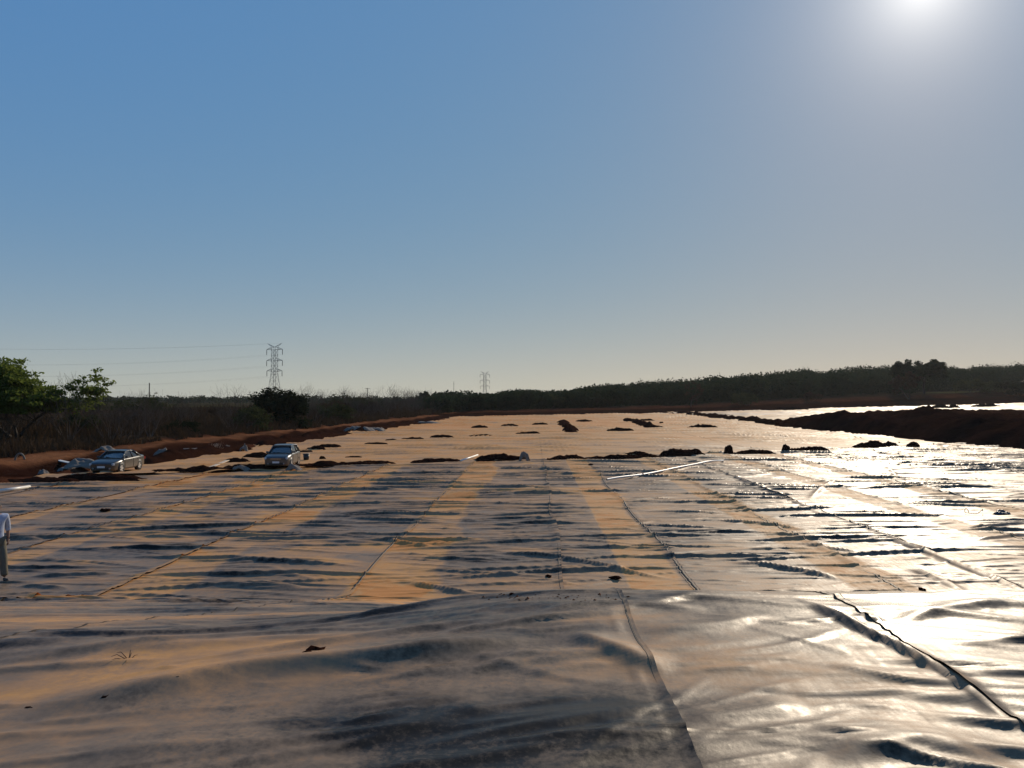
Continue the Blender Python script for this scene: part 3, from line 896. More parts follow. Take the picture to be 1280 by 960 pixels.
for i, (px, d_, L_, H_, lab) in enumerate([(1168, 250, 6, 1.3, 'small dark soil lump left of three on the glaring strip behind the stockpile'),
                                        (1184, 245, 3, 1.6, 'narrow soil lump, middle of three on the glaring strip behind the stockpile'),
                                        (1222, 262, 9, 1.2, 'long soil lump, right of three on the glaring strip behind the stockpile'),
                                        (1085, 285, 16, 1.1, 'flat soil streak on the strip above the pointed heap'),
                                        (985, 262, 12, 1.0, 'flat soil streak on the strip left of the pointed heap')]):
    x, y = PD(px, d_)
    o = link('dirt_pile', mound_mesh(L_, 3.0, H_, 600 + i), None, (x, y, float(z_right(x)) + 0.1)); tag(o, lab, 'dirt pile')
# big stockpile between the cells
def stockpile():
    x = np.arange(33, 96, 0.45); y = np.arange(58, 146, 0.45)
    X, Y = np.meshgrid(x, y)
    foot = np.interp(Y, [58, 62, 70, 82, 95, 112, 130, 145], [41.5, 40.6, 39.2, 38.6, 37.8, 36.5, 38.5, 41]) + 2.2 * (fbm(Y * 0.18, Y * 0, 3, 4) - 0.5)
    d = X - foot
    near = Y - np.interp(X, [33, 40, 52, 96], [60, 59, 61, 63])
    top = np.interp(X - foot, [0, 2.5, 5, 12, 60], [0, 1.6, 2.3, 2.6, 2.75]) * np.interp(Y, [58, 70, 85, 100, 112, 125, 142], [0.75, 0.86, 1.0, 1.0, 0.92, 0.5, 0.1])
    top = top * sstep(0, 8, near)
    top += 1.25 * np.exp(-np.abs((X - 45.8) / 1.9) ** 1.4 - ((Y - 92) / 3.0) ** 2)         # pointed heap on the crest
    top += 0.75 * np.exp(-((X - 40.5) / 1.8) ** 2 - ((Y - 104) / 3.5) ** 2) - 0.5 * np.exp(-((X - 43.3) / 1.4) ** 2 - ((Y - 98) / 5) ** 2)
    top += 0.9 * np.exp(-((X - 47.5) / 3.5) ** 2 - ((Y - 68) / 4) ** 2)
    n = fbm(X * 0.35, Y * 0.35, 5, 14, 0.68) - 0.5 + 0.5 * (fbm(X * 1.1, Y * 1.1, 3, 15, 0.7) - 0.5)
    Z = top + n * 1.25 * sstep(0, 3, d) * sstep(0, 4, near)
    Z = np.where((d < 0) | (near < 0), -0.3, Z)
    back = sstep(0, 12, 144 - Y)
    Z = Z * back - 0.3 * (1 - back)
    c = np.broadcast_to(np.array([0.020, 0.009, 0.006]), X.shape + (3,)) * (0.6 + 0.9 * fbm(X * 0.3, Y * 0.3, 4, 66)[..., None])
    m = (sstep(6, 14, d) * 0.6)[..., None]
    c = c * (1 - m) + np.array([0.048, 0.022, 0.012]) * m
    return mesh_np('stockpile', np.stack([X, Y, Z], -1).reshape(-1, 3), grid_faces(*X.shape), M_EARTH, True, cols=c.reshape(-1, 3))
o = link('soil_stockpile', stockpile())
tag(o, 'large dark brown soil stockpile with a pointed heap, right of the liner', 'stockpile')

# loose clods on the sheets
def clod_mesh(r, seed, flat=0.55):
    rg = np.random.default_rng(seed)
    mb = MB()
    nu, nv = 8, 5
    vs_, fs = [], []
    for j in range(nv + 1):
        ph = math.pi * j / nv
        for i in range(nu):
            th = 2 * math.pi * i / nu
            k = r * (0.65 + 0.6 * rg.random())
            vs_.append((k * math.sin(ph) * math.cos(th) * 1.4, k * math.sin(ph) * math.sin(th), k * flat * (1 + math.cos(ph)) * 0.6))
    for j in range(nv):
        for i in range(nu):
            fs.append((j * nu + i, j * nu + (i + 1) % nu, (j + 1) * nu + (i + 1) % nu, (j + 1) * nu + i))
    mb.add(vs_, fs)
    return mb.mesh('clod', M_SOIL, True)

def liner_zs(x, y):
    zb = berm_z(x, y) + R_BERM(x, y) + 0.06 * (fbm(x * 0.55 + 0.3 * y, y * 0.75, 3, 55) - 0.5) * (1 - sstep(9, 12.5, y)) + floor_waves(x, y) * sstep(9, 12.5, y) + 0.02
    return np.where(y < 13.0, zb, berm_z(x, y) + floor_waves(x, y) + R_NEAR(x, y))
def on_sheet(px, py):
    """first point of the liner met by the sight line of this picture position"""
    d = np.arange(3.0, 75, 0.02)
    x = (px - 668) / FPX * d; z = CAM_H - (py - 500) / FPX * d
    hit = np.nonzero(z <= liner_zs(x, d))[0]
    if len(hit): k = hit[0]; return float(x[k]), float(d[k]), float(z[k])
    return (*P(px, py), 0.0)

for i, (px, py, r, lab) in enumerate([
    (394, 815, 0.055, 'biggest dark clod on the foreground sheet, with crumbs beside it'),
    (382, 818, 0.03, 'flat crumb of soil just left of the biggest foreground clod'),
    (218, 847, 0.018, 'small dark clod in the left foreground'),
    (221, 858, 0.016, 'small dark crumb below a clod in the left foreground'),
    (128, 874, 0.03, 'flat brown crumb on the orange dust in the left foreground'),
    (31, 893, 0.035, 'flat reddish crumb at the lower left edge of the picture'),
    (644, 921, 0.014, 'tiny dark pebble left of two others in the bottom foreground'),
    (668, 925, 0.012, 'tiny dark pebble between two others in the bottom foreground'),
    (654, 941, 0.014, 'lowest tiny dark pebble in the bottom foreground'),
    (717, 925, 0.014, 'tiny dark pebble near the weld in the bottom foreground'),
    (125, 641, 0.16, 'round dark clod on the floor between person and left sedan'),
    (685, 720, 0.075, 'black cube-like clod on the floor left of the middle weld'),
    (768, 722, 0.10, 'flat red clod on the tan strip right of the middle weld'),
    (1143, 733, 0.08, 'dark clod on the glaring floor at right'),
    (640, 743, 0.035, 'small dark clod just beyond the crest of the foreground bank'),
    (738, 581, 0.14, 'small clod below the long thin soil bank'),
    (1276, 668, 0.14, 'dark clod at the right edge of the floor'),
]):
    x, y, z = on_sheet(px, py)
    o = link('dirt_clod', clod_mesh(r, 500 + i), None, (x, y, z - 0.004), (0, 0, i * 1.3))
    tag(o, lab, 'clod')
# fine spill of red earth at the foot of the bank, along the crack of the left seam
def spill(name, pts, n, spread, lab, seed, r=(0.006, 0.02), mat=None):
    rg = np.random.default_rng(seed); V = []; F = []
    for k in range(n):
        t = rg.random() * (len(pts) - 1); i = int(t); f = t - i
        px = pts[i][0] * (1 - f) + pts[i + 1][0] * f + rg.normal(0, spread); py = pts[i][1] * (1 - f) + pts[i + 1][1] * f + rg.normal(0, spread * 0.25)
        x, y, z = on_sheet(px, py); q = rg.uniform(*r)
        b = len(V)
        for a in range(4):
            V.append((x + 1.4 * q * math.cos(a * 1.57 + k), y + q * math.sin(a * 1.57 + k), z - 0.002))
        V.append((x, y, z + q * rg.uniform(0.4, 0.9)))
        F += [(b + a, b + (a + 1) % 4, b + 4) for a in range(4)]
    o = link(name, mesh_np(name, np.array(V), np.array(F), mat or M_SOIL, False)); tag(o, lab, 'soil', kind='stuff')
spill('soil_crumbs', [(0, 900), (130, 870), (260, 830), (400, 815), (520, 800)], 90, 60, 'scattered soil crumbs on the foreground sheet', 7, (0.003, 0.011))
spill('red_soil_spill', [(610, 747.5), (660, 747), (770, 747)], 420, 9, 'red soil spilled behind the crest of the bank', 8, (0.008, 0.03), M_SOIL_LIGHT)

# ------------------------------------------------------------------ parked cars
def car_paint(name, col):
    m, nt, b = new_mat(name)
    N = nt.nodes.new; L = nt.links.new
    tc = N('ShaderNodeTexCoord'); nz = N('ShaderNodeTexNoise'); nz.inputs['Scale'].default_value = 3; nz.inputs['Detail'].default_value = 6
    L(tc.outputs['Object'], nz.inputs['Vector'])
    sx = N('ShaderNodeSeparateXYZ'); L(tc.outputs['Object'], sx.inputs[0])
    mr = N('ShaderNodeMapRange'); mr.inputs['From Min'].default_value = 0.9; mr.inputs['From Max'].default_value = 0.2   # road dust gathers low on the body
    L(sx.outputs['Z'], mr.inputs['Value'])
    mm = N('ShaderNodeMath'); mm.operation = 'MULTIPLY'; L(mr.outputs[0], mm.inputs[0]); L(nz.outputs['Fac'], mm.inputs[1])
    mx = N('ShaderNodeMix'); mx.data_type = 'RGBA'; mx.inputs['A'].default_value = col + (1,); mx.inputs['B'].default_value = (0.30, 0.17, 0.09, 1)
    m2 = N('ShaderNodeMath'); m2.operation = 'MULTIPLY'; m2.inputs[1].default_value = 0.55; L(mm.outputs[0], m2.inputs[0]); L(m2.outputs[0], mx.inputs['Factor']); L(mx.outputs['Result'], b.inputs['Base Color'])
    b.inputs['Metallic'].default_value = 0.0; b.inputs['Roughness'].default_value = 0.3
    b.inputs['Coat Weight'].default_value = 0.25; b.inputs['Coat Roughness'].default_value = 0.12
    return m
M_PAINT_A = car_paint('grey_green_paint', (0.020, 0.025, 0.023))
M_PAINT_B = car_paint('silver_grey_paint', (0.045, 0.05, 0.048))
M_GLASS = simple_mat('car_glass', (0.012, 0.014, 0.016), 0.06, spec=0.7, var=0.1)
M_TYRE = simple_mat('tyre_rubber', (0.02, 0.02, 0.02), 0.85, var=0.3)
M_RIM = simple_mat('wheel_alloy', (0.55, 0.55, 0.55), 0.3, metal=0.7, var=0.1)
M_TRIM = simple_mat('black_trim', (0.012, 0.012, 0.013), 0.5, var=0.2)
M_LAMP = simple_mat('lamp_lens', (0.45, 0.47, 0.48), 0.12, spec=0.8, var=0.1)
M_REDLAMP = simple_mat('tail_lens', (0.30, 0.02, 0.015), 0.15, var=0.1)
M_PLATE = simple_mat('plate_white', (0.62, 0.62, 0.6), 0.5, var=0.1)
M_CHROME = simple_mat('bright_trim', (0.6, 0.6, 0.6), 0.15, metal=1.0, var=0.05)

def loft(stations, name, mat, parent, cap=True, smooth=True):
    """stations: list of (y, [(x, z), ...]) half sections from the bottom middle outwards to the top middle; mirrored in x"""
    mb = MB(); n = None
    rings = []
    for y, sec in stations:
        ring = [(x, y, z) for x, z in sec] + [(-x, y, z) for x, z in sec[-2:0:-1]]
        rings.append(ring); n = len(ring)
    vs_ = [p for r in rings for p in r]; fs = []
    for i in range(len(rings) - 1):
        for k in range(n):
            a, b = i * n + k, i * n + (k + 1) % n
            fs.append((a, b, b + n, a + n))
    if cap:
        fs.append(tuple(range(n))); fs.append(tuple(range((len(rings) - 1) * n + n - 1, (len(rings) - 1) * n - 1, -1)))
    mb.add(vs_, fs)
    o = mb.build(name, mat, parent, smooth)
    bv = o.modifiers.new('edge', 'BEVEL'); bv.width = 0.025; bv.segments = 2; bv.limit_method = 'ANGLE'; bv.angle_limit = rad(28)
    return o

def make_car(name, label, paint, loc, rz, L=4.5, W=1.74, H=1.42, suv=False):
    """front at -y; base of the wheels at z = 0"""
    root = link(name, None, None, loc, (0, 0, rz))
    tag(root, label, 'car', 'cars parked on the dusty liner')
    hw = W / 2; hl = L / 2; zb = 0.20 if not suv else 0.24
    belt = 0.90 if not suv else 1.02; hood = 0.86 if not suv else 1.00; trunk = 0.96 if not suv else 1.04
    def sec(w, z0, z1, crown=0.03):
        m = z0 + (z1 - z0) * 0.55
        return [(0, z0), (w * 0.90, z0), (w * 0.985, z0 + 0.08), (w, m), (w * 0.985, z1 - 0.10), (w * 0.90, z1 - 0.015), (w * 0.5, z1 + crown * 0.7), (0, z1 + crown)]
    st = [(-hl, sec(hw * 0.74, zb + 0.14, hood - 0.26, 0.0)), (-hl + 0.06, sec(hw * 0.86, zb + 0.04, hood - 0.17, 0.01)),
          (-hl + 0.25, sec(hw * 0.96, zb, hood - 0.10, 0.02)), (-hl + 0.75, sec(hw, zb, hood - 0.03)), (-hl + 1.15, sec(hw, zb, belt - 0.01)),
          (0.0, sec(hw, zb, belt + 0.02)), (hl - 1.0, sec(hw, zb, belt + 0.05)), (hl - 0.35, sec(hw * 0.97, zb + 0.02, trunk)),
          (hl - 0.08, sec(hw * 0.90, zb + 0.06, trunk - 0.04)), (hl, sec(hw * 0.80, zb + 0.14, trunk - 0.14, 0.0))]
    body = loft(st, 'body', paint, root)
    # greenhouse of dark glass
    y0 = -hl + 1.05; y1 = -hl + 1.85; y2 = hl - (1.35 if not suv else 0.75); y3 = hl - (0.62 if not suv else 0.28)
    zt = H - 0.03
    def gs(w0, w1, z1):
        return [(0, belt - 0.06), (w0, belt - 0.06), (w0, belt), (w1 * 0.5 + w0 * 0.5, (belt + z1) / 2), (w1, z1 - 0.03), (w1 * 0.6, z1), (0, z1 + 0.01)]
    loft([(y0, gs(hw * 0.88, hw * 0.87, belt + 0.03)), (y1 - 0.1, gs(hw * 0.92, hw * 0.74, zt - 0.05)), (y1 + 0.15, gs(hw * 0.925, hw * 0.72, zt)), ((y1 + y2) / 2, gs(hw * 0.93, hw * 0.72, zt + 0.01)),
          (y2, gs(hw * 0.92, hw * 0.71, zt - 0.02)), (y3, gs(hw * 0.86, hw * 0.80, belt + 0.05))], 'windows', M_GLASS, root)
    # roof skin and pillars over the glass
    roof = loft([(y1 - 0.14, [(0, zt - 0.09), (hw * 0.72, zt - 0.10), (hw * 0.745, zt - 0.07), (hw * 0.7, zt - 0.035), (0, zt - 0.015)]),
                 (y1 + 0.2, [(0, zt - 0.03), (hw * 0.72, zt - 0.05), (hw * 0.75, zt - 0.02), (hw * 0.68, zt + 0.02), (0, zt + 0.035)]),
                 ((y1 + y2) / 2, [(0, zt - 0.03), (hw * 0.72, zt - 0.05), (hw * 0.75, zt - 0.015), (hw * 0.68, zt + 0.03), (0, zt + 0.045)]),
                 (y2 + 0.05, [(0, zt - 0.07), (hw * 0.71, zt - 0.09), (hw * 0.735, zt - 0.055), (hw * 0.67, zt - 0.01), (0, zt + 0.01)])], 'roof', paint, root)
    for s in (-1, 1):
        mb = MB(); mb.tube((s * hw * 0.905, y0 + 0.03, belt - 0.02), (s * hw * 0.735, y1 - 0.1, zt - 0.05), 0.045, 0.038, 6)
        mb.build('front_pillar', paint, root, True)
        mb = MB(); ym = (y1 + y2) / 2 + 0.05
        mb.tube((s * hw * 0.945, ym, belt - 0.02), (s * hw * 0.735, ym, zt - 0.03), 0.04, 0.035, 5); mb.build('door_pillar', M_TRIM, root, True)
        mb = MB(); mb.tube((s * hw * 0.89, y3 - 0.06, belt + 0.0), (s * hw * 0.72, y2, zt - 0.05), 0.075, 0.05, 6); mb.build('rear_pillar', paint, root, True)
        # doors drawn by their gaps, with handles
        for j, (ya, yb) in enumerate(((y0 + 0.22, ym - 0.01), (ym + 0.01, y2 + 0.35))):
            mb = MB(); mb.box((s * (hw + 0.002), (ya + yb) / 2, zb + (belt - zb) * 0.52), (0.02, yb - ya - 0.02, (belt - zb) * 0.74))
            d = mb.build('door', paint, root); bv = d.modifiers.new('edge', 'BEVEL'); bv.width = 0.009; bv.segments = 2
            mb = MB(); mb.box((s * (hw + 0.022), yb - 0.16, belt - 0.15), (0.03, 0.17, 0.03)); mb.build('handle', M_TRIM, d)
        mb = MB(); mb.box((s * (hw + 0.07), y0 + 0.30, belt + 0.06), (0.17, 0.10, 0.12)); mb.box((s * (hw - 0.01), y0 + 0.31, belt + 0.02), (0.1, 0.04, 0.03))
        mr_ = mb.build('side_mirror', paint if suv else M_TRIM, root); bv = mr_.modifiers.new('edge', 'BEVEL'); bv.width = 0.03; bv.segments = 2
        # lamps
        mb = MB(); q = Matrix.Rotation(s * -0.42, 3, 'Z'); mb.box((s * hw * 0.70, -hl + 0.13, hood - 0.26), (0.40, 0.14, 0.13), q)
        h_ = mb.build('headlight', M_LAMP, root); bv = h_.modifiers.new('edge', 'BEVEL'); bv.width = 0.025; bv.segments = 2
        mb = MB(); mb.box((s * hw * 0.72, hl - 0.05, trunk - 0.22), (0.34, 0.12, 0.16)); h_ = mb.build('tail_light', M_REDLAMP, root)
        mb = MB(); mb.tube((s * hw * 0.62, -hl + 0.0, zb + 0.16), (s * hw * 0.62, -hl + 0.12, zb + 0.16), 0.055, 0.06, 10); mb.build('fog_light', M_LAMP, root)
    mb = MB(); mb.box((0, -hl + 0.02, hood - 0.29), (hw * 0.86, 0.08, 0.11)); g_ = mb.build('grille', M_TRIM, root)
    for k in range(3):
        mb = MB(); mb.box((0, -hl - 0.022, hood - 0.325 + 0.035 * k), (hw * 0.84, 0.012, 0.012)); mb.build('grille_bar', M_CHROME, g_)
    mb = MB(); mb.box((0, -hl + 0.04, zb + 0.16), (hw * 1.1, 0.10, 0.14)); mb.build('air_intake', M_TRIM, root)
    mb = MB(); mb.box((0, -hl - 0.025, zb + 0.25), (0.46, 0.02, 0.12)); mb.build('number_plate', M_PLATE, root)
    for s in (-1, 1):
        mb = MB(); mb.tube((s * 0.12, y0 - 0.05, belt + 0.03), (s * 0.12 - 0.45, y0 + 0.13, belt + 0.10), 0.008, 0.008, 4); mb.build('wiper', M_TRIM, root)
    # wheels
    R = 0.31 if not suv else 0.34
    for s in (-1, 1):
        for yy in (-hl + 0.86, hl - 0.92):
            arch = MB(); arch.tube((s * (hw - 0.16), yy, R + 0.02), (s * (hw + 0.004), yy, R + 0.02), R + 0.065, R + 0.065, 22); arch.build('wheel_arch', M_TRIM, root, True)
            w = link('wheel', None, root, (s * (hw - 0.10), yy, R))
            t = MB(); vs_, fs = [], []
            prof = [(-0.10, 0.62), (-0.10, 0.93), (-0.075, 1.0), (0.075, 1.0), (0.10, 0.93), (0.10, 0.62)]
            N_ = 24
            for i in range(N_):
                a = 2 * math.pi * i / N_
                for x, r in prof: vs_.append((s * x + s * 0.012, r * R * math.cos(a), r * R * math.sin(a)))
            m_ = len(prof)
            for i in range(N_):
                for k in range(m_ - 1):
                    fs.append((i * m_ + k, i * m_ + k + 1, ((i + 1) % N_) * m_ + k + 1, ((i + 1) % N_) * m_ + k))
            t.add(vs_, fs); t.build('tyre', M_TYRE, w, True)
            rm = MB(); rm.tube((s * 0.06, 0, 0), (s * 0.085, 0, 0), R * 0.64, R * 0.62, 20)
            for k in range(5):
                a = 2 * math.pi * k / 5
                rm.box((s * 0.095, R * 0.33 * math.cos(a), R * 0.33 * math.sin(a)), (0.03, 0.10, R * 0.58), Matrix.Rotation(a - math.pi / 2, 3, 'X'))
            rm.tube((s * 0.08, 0, 0), (s * 0.115, 0, 0), R * 0.16, R * 0.13, 10)
            rm.build('rim', M_RIM, w)
    return root

cx_, cy_ = P(127, 594)
az = math.atan2(cx_, cy_)                                   # clockwise from +Y
make_car('parked_sedan', 'dark grey-green sedan standing at the left, nose turned to the lower left', M_PAINT_A, (cx_, cy_ + 1.1, 0.05), -az - rad(27), 4.1, 1.62, 1.36).scale = (0.9, 0.9, 0.9)
cx_, cy_ = P(341, 588.5)
az = math.atan2(cx_, cy_)
make_car('parked_hatchback', 'grey high-roofed car behind the soil row, facing the camera almost head on', M_PAINT_B, (cx_, cy_ + 1.5, 0.05), -az - rad(14), 4.0, 1.70, 1.56, True).scale = (0.86, 0.86, 0.88)

# ------------------------------------------------------------------ the person at the left edge
M_SKIN = simple_mat('skin', (0.22, 0.11, 0.065), 0.55, var=0.1)
M_SHIRT = simple_mat('pale_blue_shirt', (0.36, 0.40, 0.48), 0.85, spec=0.2, var=0.12, scale=14, bump=0.3)
M_TROUSER = simple_mat('khaki_trousers', (0.13, 0.11, 0.075), 0.9, spec=0.2, var=0.18, scale=12, bump=0.3)
M_SHOE = simple_mat('dark_shoes', (0.03, 0.024, 0.02), 0.6, var=0.3)
M_HAIR = simple_mat('black_hair', (0.012, 0.010, 0.009), 0.6, var=0.4, scale=40, bump=0.4)

def skin_obj(name, chains, mat, parent, sub=2):
    """chains: list of [(point, radius), ...]; points shared between chains are welded; first point is the root"""
    pts, rr, ed, idx = [], [], [], {}
    for ch in chains:
        prev = None
        for p, r in ch:
            key = tuple(round(v, 4) for v in p)
            if key not in idx:
                idx[key] = len(pts); pts.append(p); rr.append(r if isinstance(r, tuple) else (r, r))
            if prev is not None and prev != idx[key]: ed.append((prev, idx[key]))
            prev = idx[key]
    me = bpy.data.meshes.new(name); me.from_pydata(pts, ed, []); me.update()
    o = link(name, me, parent)
    me.materials.append(mat)
    md = o.modifiers.new('skin', 'SKIN'); md.use_smooth_shade = True
    for v, r in zip(me.skin_vertices[0].data, rr): v.radius = r
    for v in me.skin_vertices[0].data: v.use_root = False
    me.skin_vertices[0].data[0].use_root = True
    if sub:
        sb = o.modifiers.new('smooth', 'SUBSURF'); sb.levels = sub; sb.render_levels = sub
    return o

def make_person(loc, rz):
    root = link('person', None, None, loc, (0, 0, rz))
    tag(root, 'person in pale blue shirt and khaki trousers walking at the left picture edge', 'person')
    # local frame: facing -y, right hand at -x; mid-stride
    pel = (0, 0, 0.94); wa = (0, 0.0, 1.08); ch = (0, 0.0, 1.30); sh = (0, 0.01, 1.44); nk = (0, 0.0, 1.52); hd = (0, -0.015, 1.60)
    hipL, hipR = (0.10, 0.0, 0.90), (-0.10, 0.0, 0.90)
    knL, knR = (0.11, -0.20, 0.52), (-0.10, 0.02, 0.50)
    anL, anR = (0.11, -0.30, 0.10), (-0.10, 0.28, 0.15)
    shL, shR = (0.19, 0.01, 1.43), (-0.19, 0.01, 1.43)
    elL, elR = (0.26, 0.10, 1.15), (-0.26, -0.02, 1.15)
    wrL, wrR = (0.25, 0.04, 0.91), (-0.25, -0.16, 0.93)
    def foot(an, dx, toe_up):
        x, y, z = an
        return [(an, 0.042), ((x, y - 0.02, max(0.05, z - 0.055)), 0.045), ((x + dx, y - 0.15, 0.035 + toe_up), 0.036), ((x + dx, y - 0.20, 0.03 + toe_up), 0.025)]
    body = skin_obj('body', [
        [(pel, (0.15, 0.11)), (wa, (0.135, 0.10)), (ch, (0.16, 0.11)), (sh, (0.11, 0.08)), (nk, 0.055), (hd, 0.06)],
        [(sh, 0.1), (shL, 0.062), (elL, 0.043), (wrL, 0.030)], [(sh, 0.1), (shR, 0.062), (elR, 0.043), (wrR, 0.030)],
        [(pel, 0.1), (hipL, 0.095), (knL, 0.060), (anL, 0.042)], [(pel, 0.1), (hipR, 0.095), (knR, 0.060), (anR, 0.042)]], M_SKIN, root)
    # head: a shaped skull with brow, nose, mouth, chin and ears
    vs_, fs = [], []; nu, nv = 28, 20
    for j in range(nv + 1):
        ph = math.pi * j / nv
        for i in range(nu):
            th = 2 * math.pi * i / nu
            x = math.sin(ph) * math.sin(th); y = -math.sin(ph) * math.cos(th); z = math.cos(ph)
            sx, sy, szz = 0.076, 0.096, 0.118
            w = 1 - 0.22 * max(0, -z) ** 1.5
            X, Y, Z = x * sx * w, y * sy * (1 - 0.1 * max(0, -z)), z * szz
            fr = max(0, -y) ** 3
            Y -= fr * (0.026 * math.exp(-((Z + 0.012) / 0.02) ** 2) * math.exp(-(X / 0.013) ** 2))                     # nose
            Y += fr * 0.012 * math.exp(-((Z - 0.012) / 0.012) ** 2) * math.exp(-((abs(X) - 0.030) / 0.014) ** 2)        # eye sockets
            Y -= fr * 0.006 * math.exp(-((Z + 0.052) / 0.009) ** 2) * math.exp(-(X / 0.026) ** 2)                       # lips
            Y -= fr * 0.010 * math.exp(-((Z + 0.092) / 0.02) ** 2) * math.exp(-(X / 0.025) ** 2)                        # chin
            vs_.append((X, Y, Z))
    for j in range(nv):
        for i in range(nu):
            fs.append((j * nu + i, j * nu + (i + 1) % nu, (j + 1) * nu + (i + 1) % nu, (j + 1) * nu + i))
    head = link('head', MB().add(vs_, fs).mesh('head', M_SKIN, True), root, (0, -0.03, 1.665), (rad(8), 0, 0))
    for s in (-1, 1):
        e = MB(); e.tube((s * 0.074, 0.002, -0.03), (s * 0.080, 0.012, 0.025), 0.010, 0.017, 7); e.build('ear', M_SKIN, head, True)
        e = MB(); e.tube((s * 0.030, -0.083, 0.013), (s * 0.030, -0.088, 0.013), 0.011, 0.008, 8); e.build('eye', M_TRIM, head, True)
    hv, hf = [], []
    for j in range(11):
        ph = math.pi * 0.62 * j / 10
        for i in range(24):
            th = 2 * math.pi * i / 24; fr = math.cos(th)
            p2 = ph * (0.72 if fr > 0.35 else 1.0)
            hv.append((0.083 * math.sin(p2) * math.sin(th), -0.103 * math.sin(p2) * math.cos(th) + 0.006, 0.125 * math.cos(p2) + 0.004))
    for j in range(10):
        for i in range(24): hf.append((j * 24 + i, j * 24 + (i + 1) % 24, (j + 1) * 24 + (i + 1) % 24, (j + 1) * 24 + i))
    link('hair', MB().add(hv, hf).mesh('hair', M_HAIR, True), head)
    # hands: palm and five curled fingers
    for nm, wr_, s in (('hand', wrL, 1), ('hand', wrR, -1)):
        x, y, z = wr_
        pc = (x, y - 0.015, z - 0.075)
        chains = [[(wr_, (0.028, 0.020)), ((x, y - 0.01, z - 0.04), (0.036, 0.016)), (pc, (0.038, 0.014))]]
        skin_obj('hand', chains, M_SKIN, body)
        for k in range(4):
            oy = -0.032 + 0.021 * k; ln = (0.030, 0.034, 0.032, 0.025)[k]
            a0 = (x, pc[1] + oy, pc[2] - 0.005); a1 = (x - s * 0.004, a0[1], a0[2] - ln); a2 = (x - s * 0.018, a0[1], a1[2] - ln * 0.8); a3 = (x - s * 0.034, a0[1], a2[2] - ln * 0.35)
            skin_obj('finger', [[(a0, 0.009), (a1, 0.0088), (a2, 0.008), (a3, 0.007)]], M_SKIN, body, 1)
        t0 = (x, y - 0.035, z - 0.035); t1 = (x - s * 0.012, y - 0.062, z - 0.065); t2 = (x - s * 0.02, y - 0.066, z - 0.095)
        skin_obj('thumb', [[(t0, 0.011), (t1, 0.010), (t2, 0.008)]], M_SKIN, body, 1)
    # clothing
    lerp = lambda a, b, t: tuple(a[i] + (b[i] - a[i]) * t for i in range(3))
    skin_obj('shirt', [
        [((0, 0, 0.86), (0.185, 0.145)), ((0, 0, 0.98), (0.18, 0.14)), (wa, (0.168, 0.13)), (ch, (0.188, 0.135)), (sh, (0.13, 0.10)), ((0, 0.005, 1.495), (0.075, 0.07))],
        [(sh, 0.1), (shL, 0.083), (lerp(shL, elL, 0.55), 0.072), (elL, 0.062), (lerp(elL, wrL, 0.35), 0.056)],
        [(sh, 0.1), (shR, 0.083), (lerp(shR, elR, 0.55), 0.072), (elR, 0.062), (lerp(elR, wrR, 0.35), 0.056)]], M_SHIRT, root)
    skin_obj('trousers', [
        [((0, 0, 0.95), (0.165, 0.125)), (hipL, 0.115), (lerp(hipL, knL, 0.5), 0.10), (knL, 0.085), (lerp(knL, anL, 0.5), 0.08), (lerp(knL, anL, 0.95), 0.085)],
        [((0, 0, 0.95), 0.1), (hipR, 0.115), (lerp(hipR, knR, 0.5), 0.10), (knR, 0.085), (lerp(knR, anR, 0.5), 0.08), (lerp(knR, anR, 0.95), 0.085)]], M_TROUSER, root)
    skin_obj('shoe', [foot(anL, 0.02, 0.03)], M_SHOE, root)
    skin_obj('shoe', [foot(anR, -0.02, -0.01)], M_SHOE, root)
    return root
px_, py_, pz_ = on_sheet(-16, 729)
make_person((px_, py_, pz_ + 0.0), rad(48))

# ------------------------------------------------------------------ pylons, poles and wires
M_STEEL = simple_mat('galvanised_steel', (0.16, 0.16, 0.16), 0.6, metal=0.3, var=0.2)
M_WIRE = simple_mat('conductor', (0.10, 0.10, 0.10), 0.6, var=0.1)
M_INSUL = simple_mat('insulator_glass', (0.10, 0.09, 0.08), 0.3, var=0.1)
M_POLE = simple_mat('weathered_pole', (0.10, 0.08, 0.06), 0.9, var=0.3)

